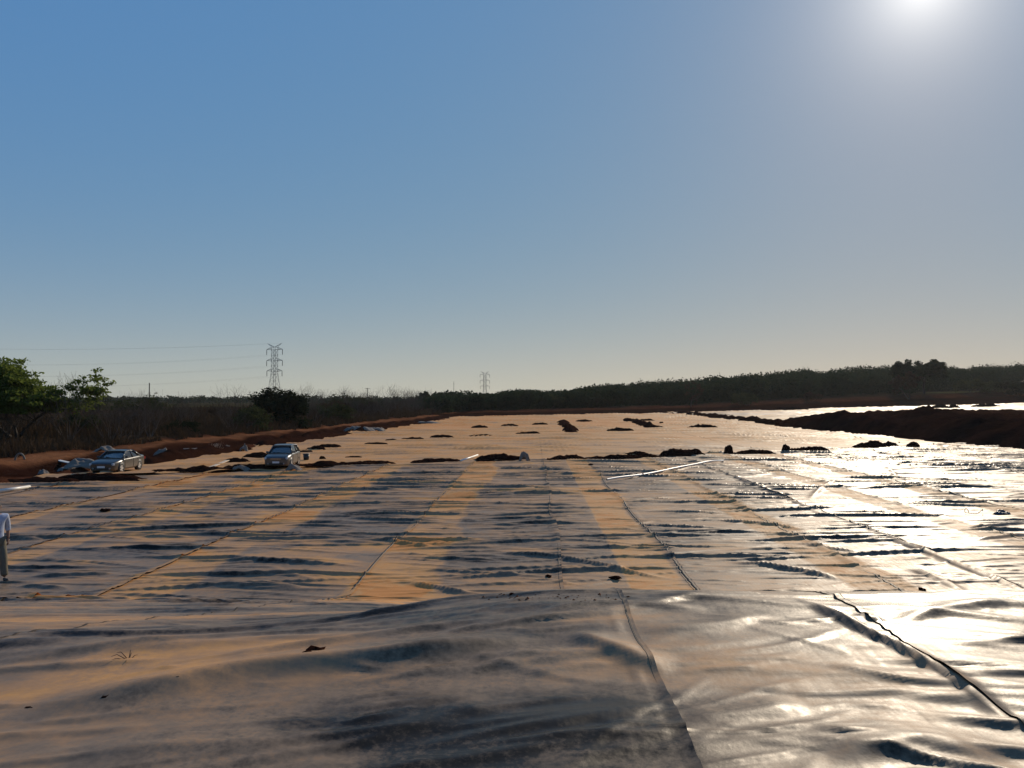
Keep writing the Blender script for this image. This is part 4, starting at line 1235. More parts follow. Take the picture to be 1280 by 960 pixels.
def make_pylon(loc, rz, label, s=1.0):
    root = link('power_pylon', None, None, loc, (0, 0, rz), (s, s, s))
    tag(root, label, 'pylon')
    lev = [(0, 3.6), (6, 3.0), (11, 2.5), (15.5, 2.0), (19.5, 1.55), (21.5, 1.4), (25, 1.4), (28, 1.4), (31.5, 1.4), (35.0, 1.4)]
    r = 0.095
    for sx in (-1, 1):
        for sy in (-1, 1):
            mb = MB()
            for (z0, w0), (z1, w1) in zip(lev[:-1], lev[1:]):
                mb.tube((sx * w0, sy * w0, z0), (sx * w1, sy * w1, z1), r * 1.3, r * 1.3, 4)
            mb.build('leg', M_STEEL, root)
    mb = MB()
    for (z0, w0), (z1, w1) in zip(lev[:-1], lev[1:]):
        for k in range(4):
            c = [(-1, -1), (1, -1), (1, 1), (-1, 1)]
            a, b = c[k], c[(k + 1) % 4]
            mb.tube((a[0] * w0, a[1] * w0, z0), (b[0] * w1, b[1] * w1, z1), r * 0.6, r * 0.6, 4)
            mb.tube((b[0] * w0, b[1] * w0, z0), (a[0] * w1, a[1] * w1, z1), r * 0.6, r * 0.6, 4)
            mb.tube((a[0] * w1, a[1] * w1, z1), (b[0] * w1, b[1] * w1, z1), r * 0.6, r * 0.6, 4)
    mb.build('bracing', M_STEEL, root)
    for z, hw in ((35.0, 5.6), (28.0, 5.6), (21.5, 5.4)):
        for s_ in (-1, 1):
            mb = MB()
            for yy in (-1.4, 1.4):
                mb.tube((s_ * 1.4, yy, z), (s_ * hw, 0, z + 0.25), r, r, 4)
                mb.tube((s_ * 1.4, yy, z + 1.6), (s_ * hw, 0, z + 0.3), r, r, 4)
            mb.tube((s_ * 2.8, -0.9, z + 0.1), (s_ * 2.8, 0, z + 1.05), r * .7, r * .7, 4); mb.tube((s_ * 2.8, 0.9, z + 0.1), (s_ * 2.8, 0, z + 1.05), r * .7, r * .7, 4)
            arm = mb.build('cross_arm', M_STEEL, root)
            ib = MB(); ib.tube((s_ * hw, 0, z + 0.2), (s_ * hw, 0, z - 3.2), 0.17, 0.17, 6)
            for k in range(8): ib.tube((s_ * hw, 0, z - 0.2 - 0.35 * k), (s_ * hw, 0, z - 0.35 - 0.35 * k), 0.26, 0.2, 8)
            ib.build('insulator', M_INSUL, arm)
    for s_ in (-1, 1):
        mb = MB()
        for yy in (-1.2, 1.2):
            mb.tube((s_ * 1.2, yy, 36.6), (s_ * 5.0, 0, 39.0), r, r, 4); mb.tube((0, yy * 0.5, 36.6), (s_ * 5.0, 0, 39.0), r * .7, r * .7, 4)
        mb.tube((s_ * 1.4, 1.4, 35), (s_ * 1.2, 1.2, 36.6), r, r, 4); mb.tube((s_ * 1.4, -1.4, 35), (s_ * 1.2, -1.2, 36.6), r, r, 4)
        mb.build('peak_horn', M_STEEL, root)
    return root
D1 = 480.0
x1, y1_ = PD(340, D1)
pyl_rz = rad(-14)
make_pylon((x1, y1_, 0.6), pyl_rz, 'tall lattice power pylon rising behind the dark bush at left')
x2, y2_ = PD(606, 900)
make_pylon((x2, y2_, -1.5), rad(12), 'small distant lattice pylon above the left end of the wood')
# conductors from the near pylon to the next tower, out of the picture on the left
x3, y3_ = PD(-420, 430)
n_w = 0
for z, hw in ((39.0, 5.0), (31.9, 5.6), (24.9, 5.6), (18.4, 5.4)):
    for s_ in (-1, 1):
        a = Vector((x1 + s_ * hw * math.cos(pyl_rz), y1_ + s_ * hw * math.sin(pyl_rz), z + 0.6)); b = Vector((x3 + s_ * 0.5 * hw, y3_ + s_ * hw, z + 2.0))
        mb = MB(); N_ = 26; last = None
        for k in range(N_ + 1):
            t = k / N_; p = a.lerp(b, t) - Vector((0, 0, 8.0 * 4 * t * (1 - t) * (0.7 if z > 38 else 1)))
            if last is not None: mb.tube(last, p, 0.020, 0.020, 3)
            last = p
        lv = {39.0: 'topmost earth', 31.9: 'upper', 24.9: 'middle', 18.4: 'lowest'}[z]
        o = mb.build('power_line', M_WIRE)
        tag(o, f'{lv} power line running left from the tall pylon, {"near" if s_ < 0 else "far"} side', 'power line', 'power lines left of the tall pylon')

def utility_pole(px, d, h, label, arms=2, th=0.16):
    x, y = PD(px, d); z0 = gz(x, y)
    root = link('utility_pole', None, None, (x, y, z0 - 0.3), (0, 0, 0.3)); tag(root, label, 'pole')
    mb = MB(); mb.tube((0, 0, 0), (0, 0, h), th * 1.2, th * 0.8, 7); mb.build('post', M_POLE, root)
    for k in range(arms):
        mb = MB(); mb.box((0, 0, h - 0.4 - 1.2 * k), (2.6, 0.16, 0.16)); ar = mb.build('cross_arm', M_POLE, root)
        for s_ in (-1.2, -0.6, 0.6, 1.2):
            ib = MB(); ib.tube((s_, 0, h - 0.3 - 1.2 * k), (s_, 0, h - 0.02 - 1.2 * k), 0.06, 0.05, 6); ib.build('insulator', M_INSUL, ar)
utility_pole(382, 380, 6.0, 'tiny power pole just right of the dark round bush', 2)
utility_pole(458, 420, 9.6, 'power pole standing above the spreading tree left of the wood', 1, 0.22)
utility_pole(180, 92, 5.0, 'bare grey pole standing in the scrub right of the spreading tree', 0, 0.07)
# slim mast behind the wood
x, y = PD(567, 800)
root = link('radio_mast', None, None, (x, y, 0)); tag(root, 'very thin mast above the left end of the wood', 'mast')
mb = MB(); mb.tube((0, 0, 0), (0, 0, 23.5), 0.28, 0.16, 6); mb.build('mast_pole', M_STEEL, root)
mb = MB(); mb.box((0, 0, 21), (1.0, 0.4, 0.3)); mb.build('antenna', M_STEEL, root)

# ------------------------------------------------------------------ vegetation
M_BARK = simple_mat('bark', (0.05, 0.037, 0.027), 0.9, var=0.35, scale=5)
M_TWIG = simple_mat('dry_twigs', (0.085, 0.062, 0.045), 0.9, spec=0.1, var=0.4, scale=1.5)
M_LEAF = leaf_mat('acacia_leaves', (0.11, 0.14, 0.028), transl=0.55)
M_LEAF_DARK = leaf_mat('dark_leaves', (0.020, 0.026, 0.012), transl=0.2)
M_LEAF_OLIVE = leaf_mat('olive_leaves', (0.045, 0.052, 0.020), transl=0.3)
M_WOOD = leaf_mat('wood_foliage', (0.026, 0.040, 0.018), scale=0.12, transl=0.2)
M_BRUSH = leaf_mat('dry_brush', (0.052, 0.034, 0.020), scale=0.4, transl=0.2)

def grow(rg, p, d, length, r, depth, segs, tips, spread=0.7, up=0.25, kids=3, shrink=0.7, bend=0.25):
    """recursive limbs: fills segs with (a, b, ra, rb) and tips with twig ends"""
    n = 3; q = Vector(p); dv = Vector(d).normalized()
    for k in range(n):
        dv = (dv + Vector((rg.normal(0, bend), rg.normal(0, bend), rg.normal(0, bend) + up * 0.3))).normalized()
        e = q + dv * (length / n)
        r2 = r * (1 - 0.18)
        segs.append((q.copy(), e.copy(), r, r2)); q = e; r = r2
        if depth > 0 and k > 0:
            for c in range(kids if k == n - 1 else max(1, kids - 2)):
                side = Vector((rg.normal(), rg.normal(), rg.normal() * 0.5 + up)).normalized()
                grow(rg, q, dv * (1 - spread) + side * spread, length * shrink * rg.uniform(0.75, 1.2), r * 0.62, depth - 1, segs, tips, spread, up, kids, shrink, bend)
    if depth == 0:
        tips.append(q.copy()); tips.append(q.lerp(Vector(segs[-2][0]), 0.5))

def limbs_mesh(segs, name, mat, n=4, minr=0.004):
    V, F = [], []
    for a, b, ra, rb in segs:
        d = (b - a)
        if d.length < 1e-5: continue
        k = 3 if ra < 0.02 else n
        qt = d.to_track_quat('Z', 'Y'); base = len(V)
        for p, r in ((a, max(ra, minr)), (b, max(rb, minr))):
            for i in range(k):
                t = 2 * math.pi * i / k; V.append(p + qt @ Vector((r * math.cos(t), r * math.sin(t), 0)))
        for i in range(k): F.append((base + i, base + (i + 1) % k, base + k + (i + 1) % k, base + k + i))
    me = bpy.data.meshes.new(name); me.from_pydata([tuple(v) for v in V], [], F); me.update(); me.materials.append(mat)
    return me

def leaves_mesh(centres, rg, per, rad_, size, name, mat, flat=1.0, aspect=0.5):
    """small leaf faces in clumps round the twig ends"""
    c = np.repeat(np.array([tuple(v) for v in centres]), per, 0)
    n = len(c)
    off = rg.normal(0, 1, (n, 3)); off *= (rad_ * rg.random(n) ** 0.5 / np.linalg.norm(off, axis=1))[:, None]; off[:, 2] *= flat
    c = c + off
    u = rg.normal(0, 1, (n, 3)); u[:, 2] *= 0.6; u /= np.linalg.norm(u, axis=1)[:, None]
    w = rg.normal(0, 1, (n, 3)); v = np.cross(u, w); v /= np.linalg.norm(v, axis=1)[:, None]
    s = (size * rg.uniform(0.6, 1.4, n))[:, None]
    P0 = c - u * s; P1 = c + v * s * aspect; P2 = c + u * s; P3 = c - v * s * aspect
    V = np.stack([P0, P1, P2, P3], 1).reshape(-1, 3)
    return mesh_np(name, V, np.arange(4 * n).reshape(n, 4), mat, False)

def tree_parts(seed, h, spread, up, mat, per, size, rad_, stems=1, kids=3, depth=3, r0=0.14, flat=0.8, lean=0.15, shrink=0.7, first=0.42, low=0.0):
    rg = np.random.default_rng(seed); segs, tips = [], []
    for s in range(stems):
        a = rg.uniform(0, 6.28); t = lean + (0.35 if stems > 1 else 0)
        grow(rg, (0.12 * math.cos(a) * (stems > 1), 0.12 * math.sin(a) * (stems > 1), -0.1), (t * math.cos(a), t * math.sin(a), 1), h * first, r0, depth, segs, tips, spread, up, kids, shrink)
    zs = max(t.z for t in tips); k = h / zs
    segs = [(a * k, b * k, ra, rb) for a, b, ra, rb in segs]; tips = [t * k for t in tips]
    tips = [t for t in tips if t.z > low * h] or tips
    tm = limbs_mesh(segs, 'trunk', M_BARK)
    cm = leaves_mesh(tips, rg, per, rad_, size, 'crown', mat, flat) if per else None
    return tm, cm

def put_tree(name, parts, px, d, label, cat='tree', group=None, rz=0.0, sc=1.0, dz=0.0, wide=1.0):
    x, y = PD(px, d); root = link(name, None, None, (x, y, gz(x, y) + dz), (0, 0, rz), (sc * wide, sc * wide, sc))
    tag(root, label, cat, group)
    link('trunk', parts[0], root)
    if parts[1]: link('crown', parts[1], root)
    return root

# the big green tree and its neighbours on the left
put_tree('acacia_tree', tree_parts(3, 5.9, 0.80, 0.12, M_LEAF, 34, 0.13, 0.62, stems=3, kids=4, depth=3, r0=0.15, flat=0.4, lean=0.3, low=0.34), 8, 60,
         'large bright green spreading tree at the left picture edge', rz=0.6, wide=0.92, sc=1.05)
put_tree('acacia_tree', tree_parts(8, 3.4, 0.85, 0.08, M_LEAF_OLIVE, 7, 0.10, 0.35, stems=2, kids=4, depth=3, r0=0.09, flat=0.3, lean=0.4, low=0.5), 140, 80,
         'sparse flat-topped tree right of the large green tree', rz=2.0, wide=1.3)
bp_ = tree_parts(15, 3.9, 0.6, 0.35, M_LEAF_DARK, 40, 0.16, 0.6, stems=7, kids=3, depth=2, r0=0.07, flat=0.9, lean=0.5)
put_tree('dense_bush', bp_, 348, 98, 'dense dark round bush in front of the tall pylon', 'bush', wide=1.2, sc=1.12)
put_tree('acacia_tree', tree_parts(21, 4.2, 0.85, 0.06, M_LEAF_OLIVE, 7, 0.16, 0.5, stems=2, kids=4, depth=3, r0=0.10, flat=0.3, lean=0.5), 436, 165,
         'flat-topped sparse tree below the power pole, left of the wood', rz=1.0, wide=1.5)

# leafless scrub: six shapes, many individuals
SCRUB = [tree_parts(40 + i, 3.0, 0.45, 0.55, None, 0, 0, 0, stems=6 + i % 3, kids=3, depth=2, r0=0.028, lean=0.35, shrink=0.75, first=0.5)[0] for i in range(6)]
for m_ in SCRUB: m_.materials.clear(); m_.materials.append(M_TWIG)
rgs = np.random.default_rng(5)
LEAFY = [tree_parts(60 + i, 2.2, 0.55, 0.3, (M_LEAF_OLIVE, M_BRUSH, M_LEAF_DARK)[i], 14, 0.13, 0.45, stems=4, kids=3, depth=2, r0=0.04, lean=0.5) for i in range(3)]
cnt = 0
for k in range(150):
    y = 58 + 230 * rgs.random() ** 1.4
    off = 7.5 + 26 * rgs.random() ** 1.3
    x = float(x_left(y)) - off
    px = x / y * FPX + 668
    if px < -30 or px > 560 or (312 < px < 388 and y < 112): continue
    sc = rgs.uniform(0.6, 1.2) * (1.55 if rgs.random() < 0.28 else 1.0) * (1.0 + 0.0016 * y)
    root = link('bare_shrub', None, None, (x, y, gz(x, y)), (0, 0, rgs.uniform(0, 6.28)), (sc, sc, sc))
    if px < 200: lb = 'leafless grey-brown shrub in the scrub behind the left sedan'
    elif px < 390: lb = 'leafless grey-brown shrub in the scrub around the tall pylon and dark bush'
    else: lb = 'leafless brown shrub in the far scrub between the dark bush and the wood'
    tag(root, lb, 'shrub', lb.split(' in the ')[1])
    link('stems', SCRUB[k % 6], root)
for k in range(46):
    y = 62 + 250 * rgs.random() ** 1.1
    x = float(x_left(y)) - (7 + 18 * rgs.random())
    px = x / y * FPX + 668
    if px < 60 or px > 570 or (305 < px < 395 and y < 112): continue
    lp = LEAFY[k % 3]; sc = rgs.uniform(0.45, 0.95) * (1 + 0.002 * y)
    root = link('leafy_bush', None, None, (x, y, gz(x, y)), (0, 0, rgs.uniform(0, 6.28)), (sc * 1.2, sc * 1.2, sc))
    lb = 'low dark leafy bush in the scrub left of the dark round bush' if px < 330 else 'low dark leafy bush in the scrub right of the dark round bush'
    tag(root, lb, 'bush', lb.split(' bush ', 1)[1]); link('trunk', lp[0], root); link('crown', lp[1], root)

# undergrowth between the shrubs: dry stalks nobody could count
def brush(n, seed):
    rg = np.random.default_rng(seed)
    y = 44 + 290 * rg.random(n) ** 1.5; off = 6.3 + 32 * rg.random(n) ** 1.4
    x = x_left(y) - off
    keep = fbm(x * 0.25, y * 0.25, 3, 12) > 0.36
    x, y, off = x[keep], y[keep], off[keep]; n = len(x)
    z = ground_z(x, y) - 0.05
    h = rg.uniform(0.25, 1.15, n) * (0.6 + 0.9 * fbm(x * 0.12, y * 0.12, 3, 33)) * np.interp(off, [6, 11, 40], [0.5, 0.9, 1.2]) * (1 + y / 400)
    lean = rg.normal(0, 0.3, (n, 2)) * h[:, None]
    w = rg.uniform(0.015, 0.05, n) * (1 + y / 90); a = rg.uniform(0, 3.14, n)
    ux, uy = np.cos(a) * w, np.sin(a) * w
    V = np.stack([np.stack([x - ux, y - uy, z], -1), np.stack([x + ux, y + uy, z], -1), np.stack([x + lean[:, 0] + ux * .3, y + lean[:, 1] + uy * .3, z + h], -1),
                  np.stack([x + lean[:, 0] - ux * .3, y + lean[:, 1] - uy * .3, z + h], -1)], 1).reshape(-1, 3)
    return mesh_np('brush', V, np.arange(4 * n).reshape(n, 4), M_BRUSH, False)
o = link('dry_undergrowth', brush(60000, 3)); tag(o, 'dry brown undergrowth of the scrub along the left side', 'undergrowth', kind='stuff')

# ------------------------------------------------------------------ the far wood: one mass of crowns
def wood(name, spots, seed, mat, per=110, size=0.75):
    rg = np.random.default_rng(seed); V = []
    for x, y, z, h, w in spots:
        n = per
        v = rg.normal(0, 1, (n, 3)); v /= np.linalg.norm(v, axis=1)[:, None]
        r = rg.random(n) ** 0.33
        lob = 1 + 0.25 * np.sin(v[:, 0] * 5 + x) * np.cos(v[:, 1] * 4 + y)
        c = v * (r * lob)[:, None] * np.array([w, w, h * 0.36]) + np.array([x, y, z + h * 0.64])
        low = rg.random(n) < 0.22
        c[low, 2] = z + h * 0.45 * rg.random(low.sum()); 
        u = rg.normal(0, 1, (n, 3)); u /= np.linalg.norm(u, axis=1)[:, None]
        t = np.cross(u, rg.normal(0, 1, (n, 3))); t /= np.linalg.norm(t, axis=1)[:, None]
        s = (size * rg.uniform(0.5, 1.3, n))[:, None]
        V.append(np.stack([c - u * s, c + t * s * .7, c + u * s, c - t * s * .7], 1).reshape(-1, 3))
    V = np.concatenate(V); n = len(V) // 4
    return link(name, mesh_np(name, V, np.arange(4 * n).reshape(n, 4), mat, False))
rgw = np.random.default_rng(9); spots = []
for px in np.arange(523, 1330, 5.2):
    for row in range(7):
        s = np.interp(px, [520, 900, 1280], [26, 36, 72]) + 8 * row + rgw.uniform(-4, 4)
        pxx = px + rgw.uniform(-5, 5)
        t = (pxx - 668) / FPX
        # where this sight line meets the far bank, then on by s metres
        yy = np.linspace(120, 600, 961); k = np.argmax(yy - y_far(t * yy) > s / 0.82)
        y = yy[k]; x = t * y; z = gz(x, y)
        top = np.interp(pxx, [520, 545, 600, 700, 800, 900, 980, 1060, 1100, 1130, 1165, 1200, 1280, 1330], [496, 491, 489.5, 485.5, 479, 470.5, 464, 461, 459, 458, 459, 459, 455, 453])
        ztop = CAM_H + (500 - top) * y / FPX + rgw.uniform(-1.2, 0.3) + 3.0 * (float(vnoise(np.array([pxx * 0.045]), np.array([0.3 * row]), 77)[0]) - 0.5) - 0.5 * max(0, 3 - row)
        h = max(2.0, ztop - z)
        spots.append((x, y, z, h, rgw.uniform(0.24, 0.46) * h + 0.6))
o = wood('far_wood', spots, 4, M_WOOD, 280, 0.45); tag(o, 'dark green wood along the rise behind the far bank', 'wood', kind='stuff')
spots = []
for px in np.arange(-40, 570, 2.0):
    y = 560 + rgw.uniform(-80, 260); x = (px - 668) / FPX * y
    spots.append((x, y, gz(x, y), rgw.uniform(3, 6.0), rgw.uniform(2.5, 6)))
o = wood('distant_treeline', spots, 6, M_WOOD, 90, 0.7); tag(o, 'low distant treeline on the horizon behind the scrub', 'treeline', kind='stuff')

# single trees and bushes that stand out before the wood
def round_tree(seed, h, mat=M_WOOD, per=110):
    return tree_parts(seed, h, 0.6, 0.25, mat, per, 0.42, 1.3, stems=1, kids=4, depth=2, r0=0.035 * h, flat=0.85, lean=0.1, first=0.5)
rt = [round_tree(70, 13), round_tree(72, 13)]
for i, (px, d, sc, wd, lab) in enumerate([
    (1115, 348, 1.1, 1.25, 'left of the two big round trees rising over the wood at right'),
    (1148, 350, 1.1, 1.35, 'right of the two big round trees rising over the wood at right'),
    (530, 262, 0.42, 1.2, 'small round tree at the left end of the wood')]):
    put_tree('round_tree', rt[i % 2], px, d, lab, group='round trees on the skyline', rz=i, sc=sc, wide=wd)
put_tree('bare_tree', tree_parts(81, 9, 0.6, 0.3, M_BRUSH, 4, 0.3, 0.7, stems=1, kids=3, depth=3, r0=0.22, first=0.45), 862, 268,
         'thin sparse tree standing alone on the far bank before the wood')
put_tree('bare_tree', tree_parts(84, 11, 0.55, 0.35, M_BRUSH, 12, 0.4, 0.9, stems=2, kids=3, depth=3, r0=0.24, first=0.45), 1129, 318,
         'brown forked tree on the far bank below the two round trees')
for i, (px, d, sc, k, lab) in enumerate([
    (935, 278, 1.9, 0, 'pale green bush on the far bank right of the thin tree'),
    (648, 236, 1.8, 0, 'light olive bush before the left part of the wood'),
    (688, 246, 1.7, 0, 'second light olive bush before the wood, right of the first'),
    (570, 226, 1.9, 2, 'dark bush at the foot of the wood below the small pylon'),
    (1205, 352, 2.6, 0, 'greenish bush mass on the slope right of the forked tree'),
    (1236, 356, 2.3, 0, 'greenish bush on the slope near the right picture edge'),
    (1262, 352, 2.8, 2, 'dark bush at the right edge below the skyline'),
    (1010, 300, 1.6, 1, 'low brown bush on the far bank above the glaring strip'),
    (745, 255, 1.5, 2, 'low dark bush on the far bank left of the thin tree')]):
    put_tree('leafy_bush', LEAFY[k], px, d, lab, 'bush', rz=i * 1.1, sc=sc, wide=1.4)

# ------------------------------------------------------------------ litter of the building site
M_SHEET = simple_mat('pale_plastic', (0.17, 0.135, 0.10), 0.85, var=0.2, scale=4)
M_SHEET_GREY = simple_mat('grey_felt', (0.14, 0.115, 0.095), 0.9, var=0.3, scale=4)
M_PLANK = simple_mat('pale_timber', (0.55, 0.42, 0.28), 0.7, var=0.25, scale=6)
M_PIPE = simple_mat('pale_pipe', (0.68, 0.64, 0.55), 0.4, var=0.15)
M_BLACK = simple_mat('black_plastic', (0.012, 0.012, 0.012), 0.4, var=0.2)

def crumple(w, d, h, seed, mat, name='sheet'):
    n = 16; u = np.linspace(-1, 1, n); U, V = np.meshgrid(u, u)
    e = 1 + 0.8 * (fbm(U * 1.5 + seed, V * 1.5, 3, seed) - 0.5)
    Z = 0.75 * h * (fbm(U * 1.3 + seed, V * 1.3, 4, seed + 3, 0.5) ** 1.3) * 2.0 * np.clip(1.2 - U ** 2 - V ** 2 * 0.8, 0, 1)
    me = mesh_np(name, np.stack([U * w / 2 * e, V * d / 2 * e, Z], -1).reshape(-1, 3), grid_faces(n, n), mat, True)
    return me
def litter(name, px, py, w, d, h, seed, mat, label, cat, z=None, rz=0.0):
    x, y = P(px, py, 0.0 if z is None else z)
    zz = max(gz(x, y), 0.03 if float(x_left(y)) - x < 0.3 else -9)
    o = link(name, crumple(w, d, h, seed, mat), None, (x, y, zz + 0.02), (0, 0, rz))
    th = o.modifiers.new('thick', 'SOLIDIFY'); th.thickness = 0.012
    tag(o, label, cat); return o
litter('crumpled_sheet', 97, 586, 2.1, 1.2, 0.7, 1, M_SHEET_GREY, 'crumpled grey sheet lying left of the left sedan', 'sheet')
litter('white_bundle', 77, 590, 0.8, 0.6, 0.5, 2, M_SHEET, 'small pale bundle below the white board at left', 'bundle')
litter('crumpled_sheet', 122, 577, 1.5, 0.8, 0.5, 3, M_SHEET, 'white sheet just behind the hood of the left sedan', 'sheet')
litter('crumpled_sheet', 94, 571, 1.6, 0.9, 0.6, 4, M_SHEET, 'pale scrap on the red bank above the left sedan', 'sheet', 0.9)
litter('crumpled_sheet', 78, 569, 1.4, 0.8, 0.4, 14, M_SHEET_GREY, 'grey scrap on the red bank at far left', 'sheet', 0.9)
litter('rubble_bag', 44, 595, 0.6, 0.5, 0.4, 5, M_SHEET_GREY, 'small grey bag on the tan liner at far left', 'bag')
litter('crumpled_sheet', 197, 572, 1.1, 0.9, 1.0, 6, M_SHEET, 'pale crumpled bag in the ditch right of the left sedan', 'bag')
litter('crumpled_sheet', 232, 566, 3.4, 0.8, 0.3, 7, M_SHEET_GREY, 'long flat grey sheet along the ditch between the cars', 'sheet')
litter('white_bundle', 302, 565, 0.7, 0.5, 0.7, 8, M_SHEET, 'white bundle at the liner edge left of the right car', 'bundle')
litter('crumpled_sheet', 283, 549, 0.9, 0.6, 0.5, 9, M_SHEET, 'small white scrap high on the bank left of the dark bush', 'sheet', 1.0)
litter('crumpled_sheet', 298, 590, 1.0, 0.5, 0.4, 10, M_SHEET, 'white scrap in the soil row left of the right car', 'sheet')
litter('crumpled_sheet', 366, 590, 0.9, 0.5, 0.4, 11, M_SHEET, 'white scrap in front of the right car wheel', 'sheet')
litter('white_bag', 655, 577, 0.7, 0.5, 0.85, 12, M_SHEET, 'white bag standing at the end of the bulky soil heap', 'bag')
for i, (px, py, w, lab) in enumerate([(441, 537, 4, 'left of three white sheets below the far scrub'), (454, 537.5, 5, 'middle of three white sheets below the far scrub'),
                                      (467, 536.5, 4, 'right of three white sheets below the far scrub'), (531, 528, 10, 'long white sheet on the far left bank')]):
    litter('white_sheet', px, py, w * 0.62, 1.6, 0.8, 20 + i, M_SHEET, lab, 'sheet', 0.3)
litter('crumpled_sheet', 1021, 534, 3.5, 1.2, 0.4, 31, M_SHEET_GREY, 'pale sheet on the left flank of the stockpile', 'sheet').location.z = 1.45
# boards and pipes: long pieces laid between two picture points
def bar(name, p, q, mat, label, cat, r=0.05, flat=False, za=0.06, zb=0.06):
    a = Vector((*P(*p), za)); b = Vector((*P(*q), zb))
    mb = MB()
    if flat:
        d = b - a; rot = d.to_track_quat('X', 'Z').to_matrix()
        mb.box((a + b) / 2, (d.length, 0.26, 0.05), rot)
    else:
        mb.tube(a, b, r, r, 10)
    o = mb.build(name, mat, smooth=not flat)
    if flat: bv = o.modifiers.new('edge', 'BEVEL'); bv.width = 0.008
    tag(o, label, cat)
bar('white_pipe', (-12, 619), (27, 613.5), M_PIPE, 'pale pipe lying on the liner at the left picture edge', 'pipe', 0.075, za=0.12, zb=0.12)
bar('timber_plank', (257, 588), (281, 580), M_PLANK, 'pale plank leaning onto a pointed soil heap', 'plank', flat=True, za=0.1, zb=0.2)
bar('white_board', (56, 584), (78, 587), M_PIPE, 'white board lying in the ditch at far left', 'board', flat=True, za=0.45, zb=0.35)
bar('white_pipe', (576, 578), (597, 571.5), M_PIPE, 'short pale pipe between two soil heaps in the row', 'pipe', 0.07, za=0.1, zb=0.15)
bar('white_pipe', (1150, 545), (1215, 541), M_SHEET_GREY, 'thin pale pipe on the stockpile flank', 'pipe', 0.08, za=1.9, zb=2.1)
mb = MB(); q_ = smooth_line([P(758, 602), P(800, 595.5), P(850, 586), P(878, 579.5), P(902, 577.5)], 8)  # pale tube added along the fold, in place of its sun glint
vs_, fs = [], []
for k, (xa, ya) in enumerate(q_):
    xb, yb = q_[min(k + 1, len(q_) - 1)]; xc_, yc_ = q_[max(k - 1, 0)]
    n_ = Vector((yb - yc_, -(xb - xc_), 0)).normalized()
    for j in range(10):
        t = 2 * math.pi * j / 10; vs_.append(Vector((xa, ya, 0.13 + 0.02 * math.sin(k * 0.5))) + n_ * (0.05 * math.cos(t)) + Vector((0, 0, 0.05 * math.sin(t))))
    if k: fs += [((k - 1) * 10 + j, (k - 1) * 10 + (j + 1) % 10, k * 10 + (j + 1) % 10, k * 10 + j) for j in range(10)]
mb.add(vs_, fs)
o = mb.build('glint_tube', M_PIPE, smooth=True); tag(o, 'long pale tube added as sun glint on the slanting fold below the tallest soil heap', 'hose')
# ring-shaped hose end standing in the ditch, black bucket, wire loop with rag
x, y = P(14, 588); mb = MB()
for k in range(14):
    a0 = math.pi * (0.1 + 0.8 * k / 13); a1 = math.pi * (0.1 + 0.8 * (k + 1) / 13)
    mb.tube((0.3 * math.cos(a0), 0, 0.5 * math.sin(a0)), (0.3 * math.cos(a1), 0, 0.5 * math.sin(a1)), 0.06, 0.06, 6)
o = mb.build('hose_end', M_SHEET, smooth=True, loc=(x, y, gz(x, y) - 0.1)); tag(o, 'pale bent hose sticking up in the ditch at far left', 'hose')
x, y = P(381, 577)
root = link('black_bucket', None, None, (x, y, 0.05)); tag(root, 'small black bucket on the liner right behind the right car', 'bucket')
mb = MB(); mb.tube((0, 0, 0), (0, 0, 0.42), 0.17, 0.21, 14); mb.build('bucket_wall', M_BLACK, root, True)
mb = MB(); mb.tube((0, 0, 0.41), (0, 0, 0.45), 0.23, 0.23, 14); mb.build('rim', M_BLACK, root, True)
x, y, z = on_sheet(1240, 640)
o = link('black_rag', crumple(0.62, 0.35, 0.22, 44, M_BLACK), None, (x, y, z + 0.01), (0, 0, 0.2))
o.modifiers.new('thick', 'SOLIDIFY').thickness = 0.02
tag(o, 'black scrap of plastic on the glaring liner near the right edge', 'scrap')
x, y, z = on_sheet(1205, 640); mb = MB(); pts = []
for k in range(22):
    t = k / 21; pts.append((0.55 * t - 0.3 + 0.16 * math.cos(6.5 * t), 0.2 * math.sin(7 * t), 0.05 + 0.13 * max(0, math.sin(9 * t))))
for a, b in zip(pts[:-1], pts[1:]): mb.tube(a, b, 0.013, 0.013, 5)
o = mb.build('wire_loop', M_BLACK, smooth=True, loc=(x, y, z)); tag(o, 'thin looped wire left of the black scrap on the liner', 'wire')
x, y, z = on_sheet(272, 836)
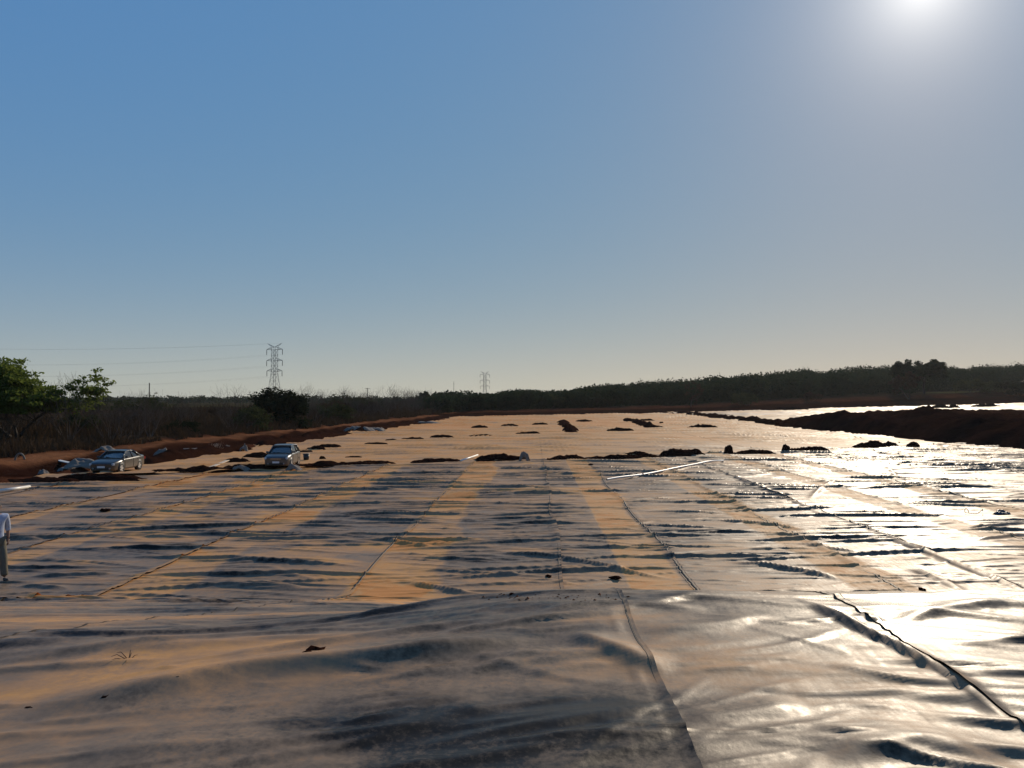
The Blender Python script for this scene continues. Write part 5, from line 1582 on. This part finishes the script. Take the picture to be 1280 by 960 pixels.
o = link('paper_scrap', crumple(0.045, 0.03, 0.02, 51, M_SHEET), None, (x, y, z + 0.004), (0, 0, 0.5)); tag(o, 'tiny pale scrap on the foreground sheet', 'scrap')
x, y, z = on_sheet(157, 828); mb = MB(); rgk = np.random.default_rng(2)
for k in range(7):
    a = rgk.uniform(0, 6.28); e = (0.06 * math.cos(a), 0.06 * math.sin(a) - 0.02, 0.02 + 0.05 * rgk.random()); mb.tube((0, 0, 0), e, 0.004, 0.002, 4)
    mb.tube(e, (e[0] * 1.5, e[1] * 1.4, e[2] * 0.9), 0.002, 0.001, 4)
o = mb.build('dry_weed', M_TWIG, loc=(x, y, z)); tag(o, 'little dry weed sprig on the left foreground sheet', 'weed')
x, y = P(266, 568)
root = link('dry_bush', None, None, (x, y, 0.05)); tag(root, 'pale dry brushwood clump at the liner edge between the cars', 'brushwood')
tm = SCRUB[2].copy(); tm.materials.clear(); tm.materials.append(M_PLANK); o = link('stems', tm, root, scale=(0.35, 0.35, 0.3))
x, y = P(1276, 566)
root = link('short_post', None, None, (x, y, 0.0)); tag(root, 'stubby grey post at the right edge beside the stockpile', 'post')
mb = MB(); mb.tube((0, 0, -0.1), (0.05, 0, 0.85), 0.26, 0.22, 10); mb.build('post', M_SHEET_GREY, root, True)
mb = MB(); mb.tube((0.05, 0, 0.84), (0.05, 0, 0.92), 0.25, 0.2, 10); mb.build('cap', M_SHEET_GREY, root, True)

# ------------------------------------------------------------------ the dusty air itself
mh = bpy.data.materials.new('dusty_air'); mh.use_nodes = True
nt = mh.node_tree; nt.nodes.clear()
vo = nt.nodes.new('ShaderNodeVolumePrincipled'); vo.inputs['Density'].default_value = 0.00008
vo.inputs['Color'].default_value = (0.80, 0.80, 0.78, 1); vo.inputs['Anisotropy'].default_value = 0.3
ou = nt.nodes.new('ShaderNodeOutputMaterial'); nt.links.new(vo.outputs[0], ou.inputs['Volume'])
mb = MB(); mb.box((0, 0, 29.0), (17000, 17000, 64.0))
hz_o = mb.build('haze', mh); tag(hz_o, kind='stuff')
